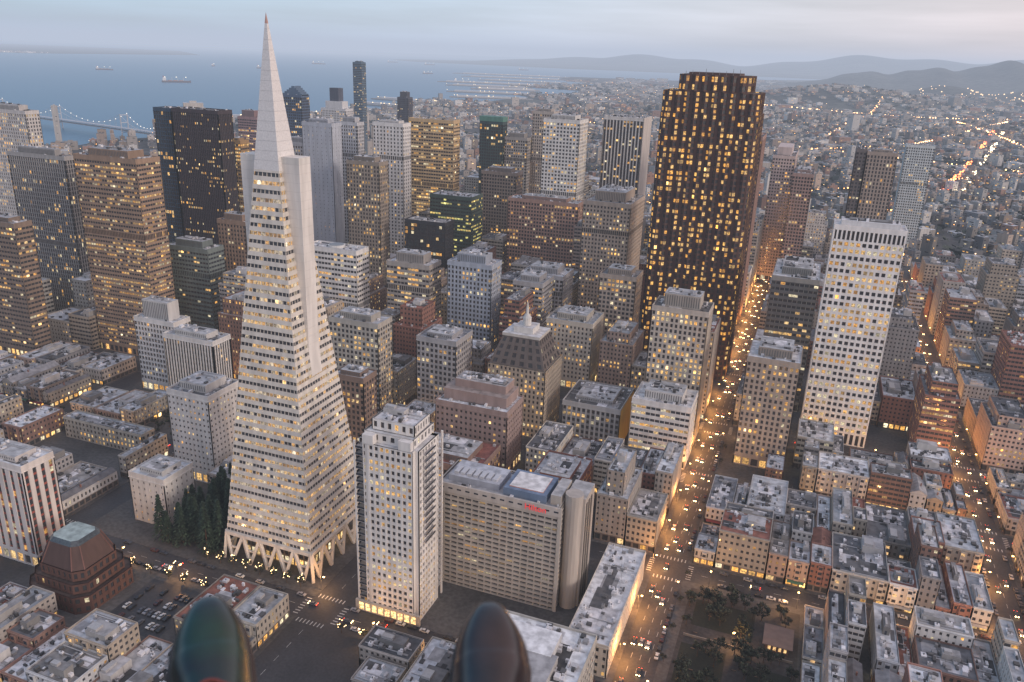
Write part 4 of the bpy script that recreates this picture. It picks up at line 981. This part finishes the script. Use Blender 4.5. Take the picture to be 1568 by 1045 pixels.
# ---------------- atmosphere
me=bpy.data.meshes.new("atmosphere_haze");R_=48000
v=[(x,y,z) for z in(-20,650) for x,y in((-R_,-2000),(R_,-2000),(R_,R_),(-R_,R_))]
me.from_pydata(v,[],[(0,3,2,1),(4,5,6,7),(0,1,5,4),(1,2,6,5),(2,3,7,6),(3,0,4,7)])
ha=bpy.data.objects.new("atmosphere_haze",me);scene.collection.objects.link(ha)
m=bpy.data.materials.new("haze");m.use_nodes=True;nt=m.node_tree;nt.nodes.clear()
o=N(nt,'ShaderNodeOutputMaterial');ab=N(nt,'ShaderNodeVolumeAbsorption');ab.inputs['Color'].default_value=(0,0,0,1);ab.inputs['Density'].default_value=6e-5
em=N(nt,'ShaderNodeEmission');em.inputs[0].default_value=(.50,.56,.69,1);em.inputs[1].default_value=6e-5
ad=N(nt,'ShaderNodeAddShader');nt.links.new(ab.outputs[0],ad.inputs[0]);nt.links.new(em.outputs[0],ad.inputs[1]);nt.links.new(ad.outputs[0],o.inputs['Volume'])
me.materials.append(m)
# ---------------- light
sun=bpy.data.lights.new("sun",'SUN');sun.energy=1.4;sun.angle=math.radians(12);sun.color=(1,.84,.74)
so=bpy.data.objects.new("sun",sun);scene.collection.objects.link(so)
el,az=math.radians(18),math.radians(106)
dv=Vector((math.sin(az)*math.cos(el),math.cos(az)*math.cos(el),math.sin(el)));so.rotation_euler=dv.to_track_quat('Z','Y').to_euler()
w=bpy.data.worlds.new("World");scene.world=w;w.use_nodes=True;nt=w.node_tree;nt.nodes.clear()
out=N(nt,'ShaderNodeOutputWorld');sky=N(nt,'ShaderNodeTexSky');sky.sky_type='NISHITA';sky.sun_disc=False;sky.sun_elevation=el;sky.sun_rotation=az
bg1=N(nt,'ShaderNodeBackground');bg1.inputs[1].default_value=.05;nt.links.new(sky.outputs[0],bg1.inputs[0])
tc=N(nt,'ShaderNodeTexCoord');mp=N(nt,'ShaderNodeMapping');mp.inputs['Scale'].default_value=(1.5,1.5,18)
nz=N(nt,'ShaderNodeTexNoise');nz.inputs['Scale'].default_value=1.8;nz.inputs['Detail'].default_value=5;nt.links.new(tc.outputs['Generated'],mp.inputs[0]);nt.links.new(mp.outputs[0],nz.inputs['Vector'])
sx=N(nt,'ShaderNodeSeparateXYZ');nt.links.new(tc.outputs['Generated'],sx.inputs[0])
mr=N(nt,'ShaderNodeMapRange');mr.inputs[1].default_value=-.85;mr.inputs[2].default_value=.2;mr.inputs[3].default_value=0;mr.inputs[4].default_value=1;nt.links.new(sx.outputs[0],mr.inputs[0])
cr=N(nt,'ShaderNodeValToRGB');cr.color_ramp.elements[0].color=(.16,.36,.60,1);cr.color_ramp.elements[1].color=(.95,.76,.78,1)
e=cr.color_ramp.elements.new(.4);e.color=(.48,.6,.82,1);e=cr.color_ramp.elements.new(.75);e.color=(.74,.70,.80,1);nt.links.new(mr.outputs[0],cr.inputs[0])
nf_=N(nt,'ShaderNodeMapRange');nf_.inputs[1].default_value=.3;nf_.inputs[2].default_value=.7;nf_.inputs[3].default_value=.76;nf_.inputs[4].default_value=1.28;nt.links.new(nz.outputs[0],nf_.inputs[0])
cl=mul(nt,cr.outputs[0],nf_.outputs[0]);bg2=N(nt,'ShaderNodeBackground');nt.links.new(cl,bg2.inputs[0]);bg2.inputs[1].default_value=.8
ad=N(nt,'ShaderNodeAddShader');nt.links.new(bg1.outputs[0],ad.inputs[0]);nt.links.new(bg2.outputs[0],ad.inputs[1]);nt.links.new(ad.outputs[0],out.inputs['Surface'])
print("infill",cnt,"lamps",nl)
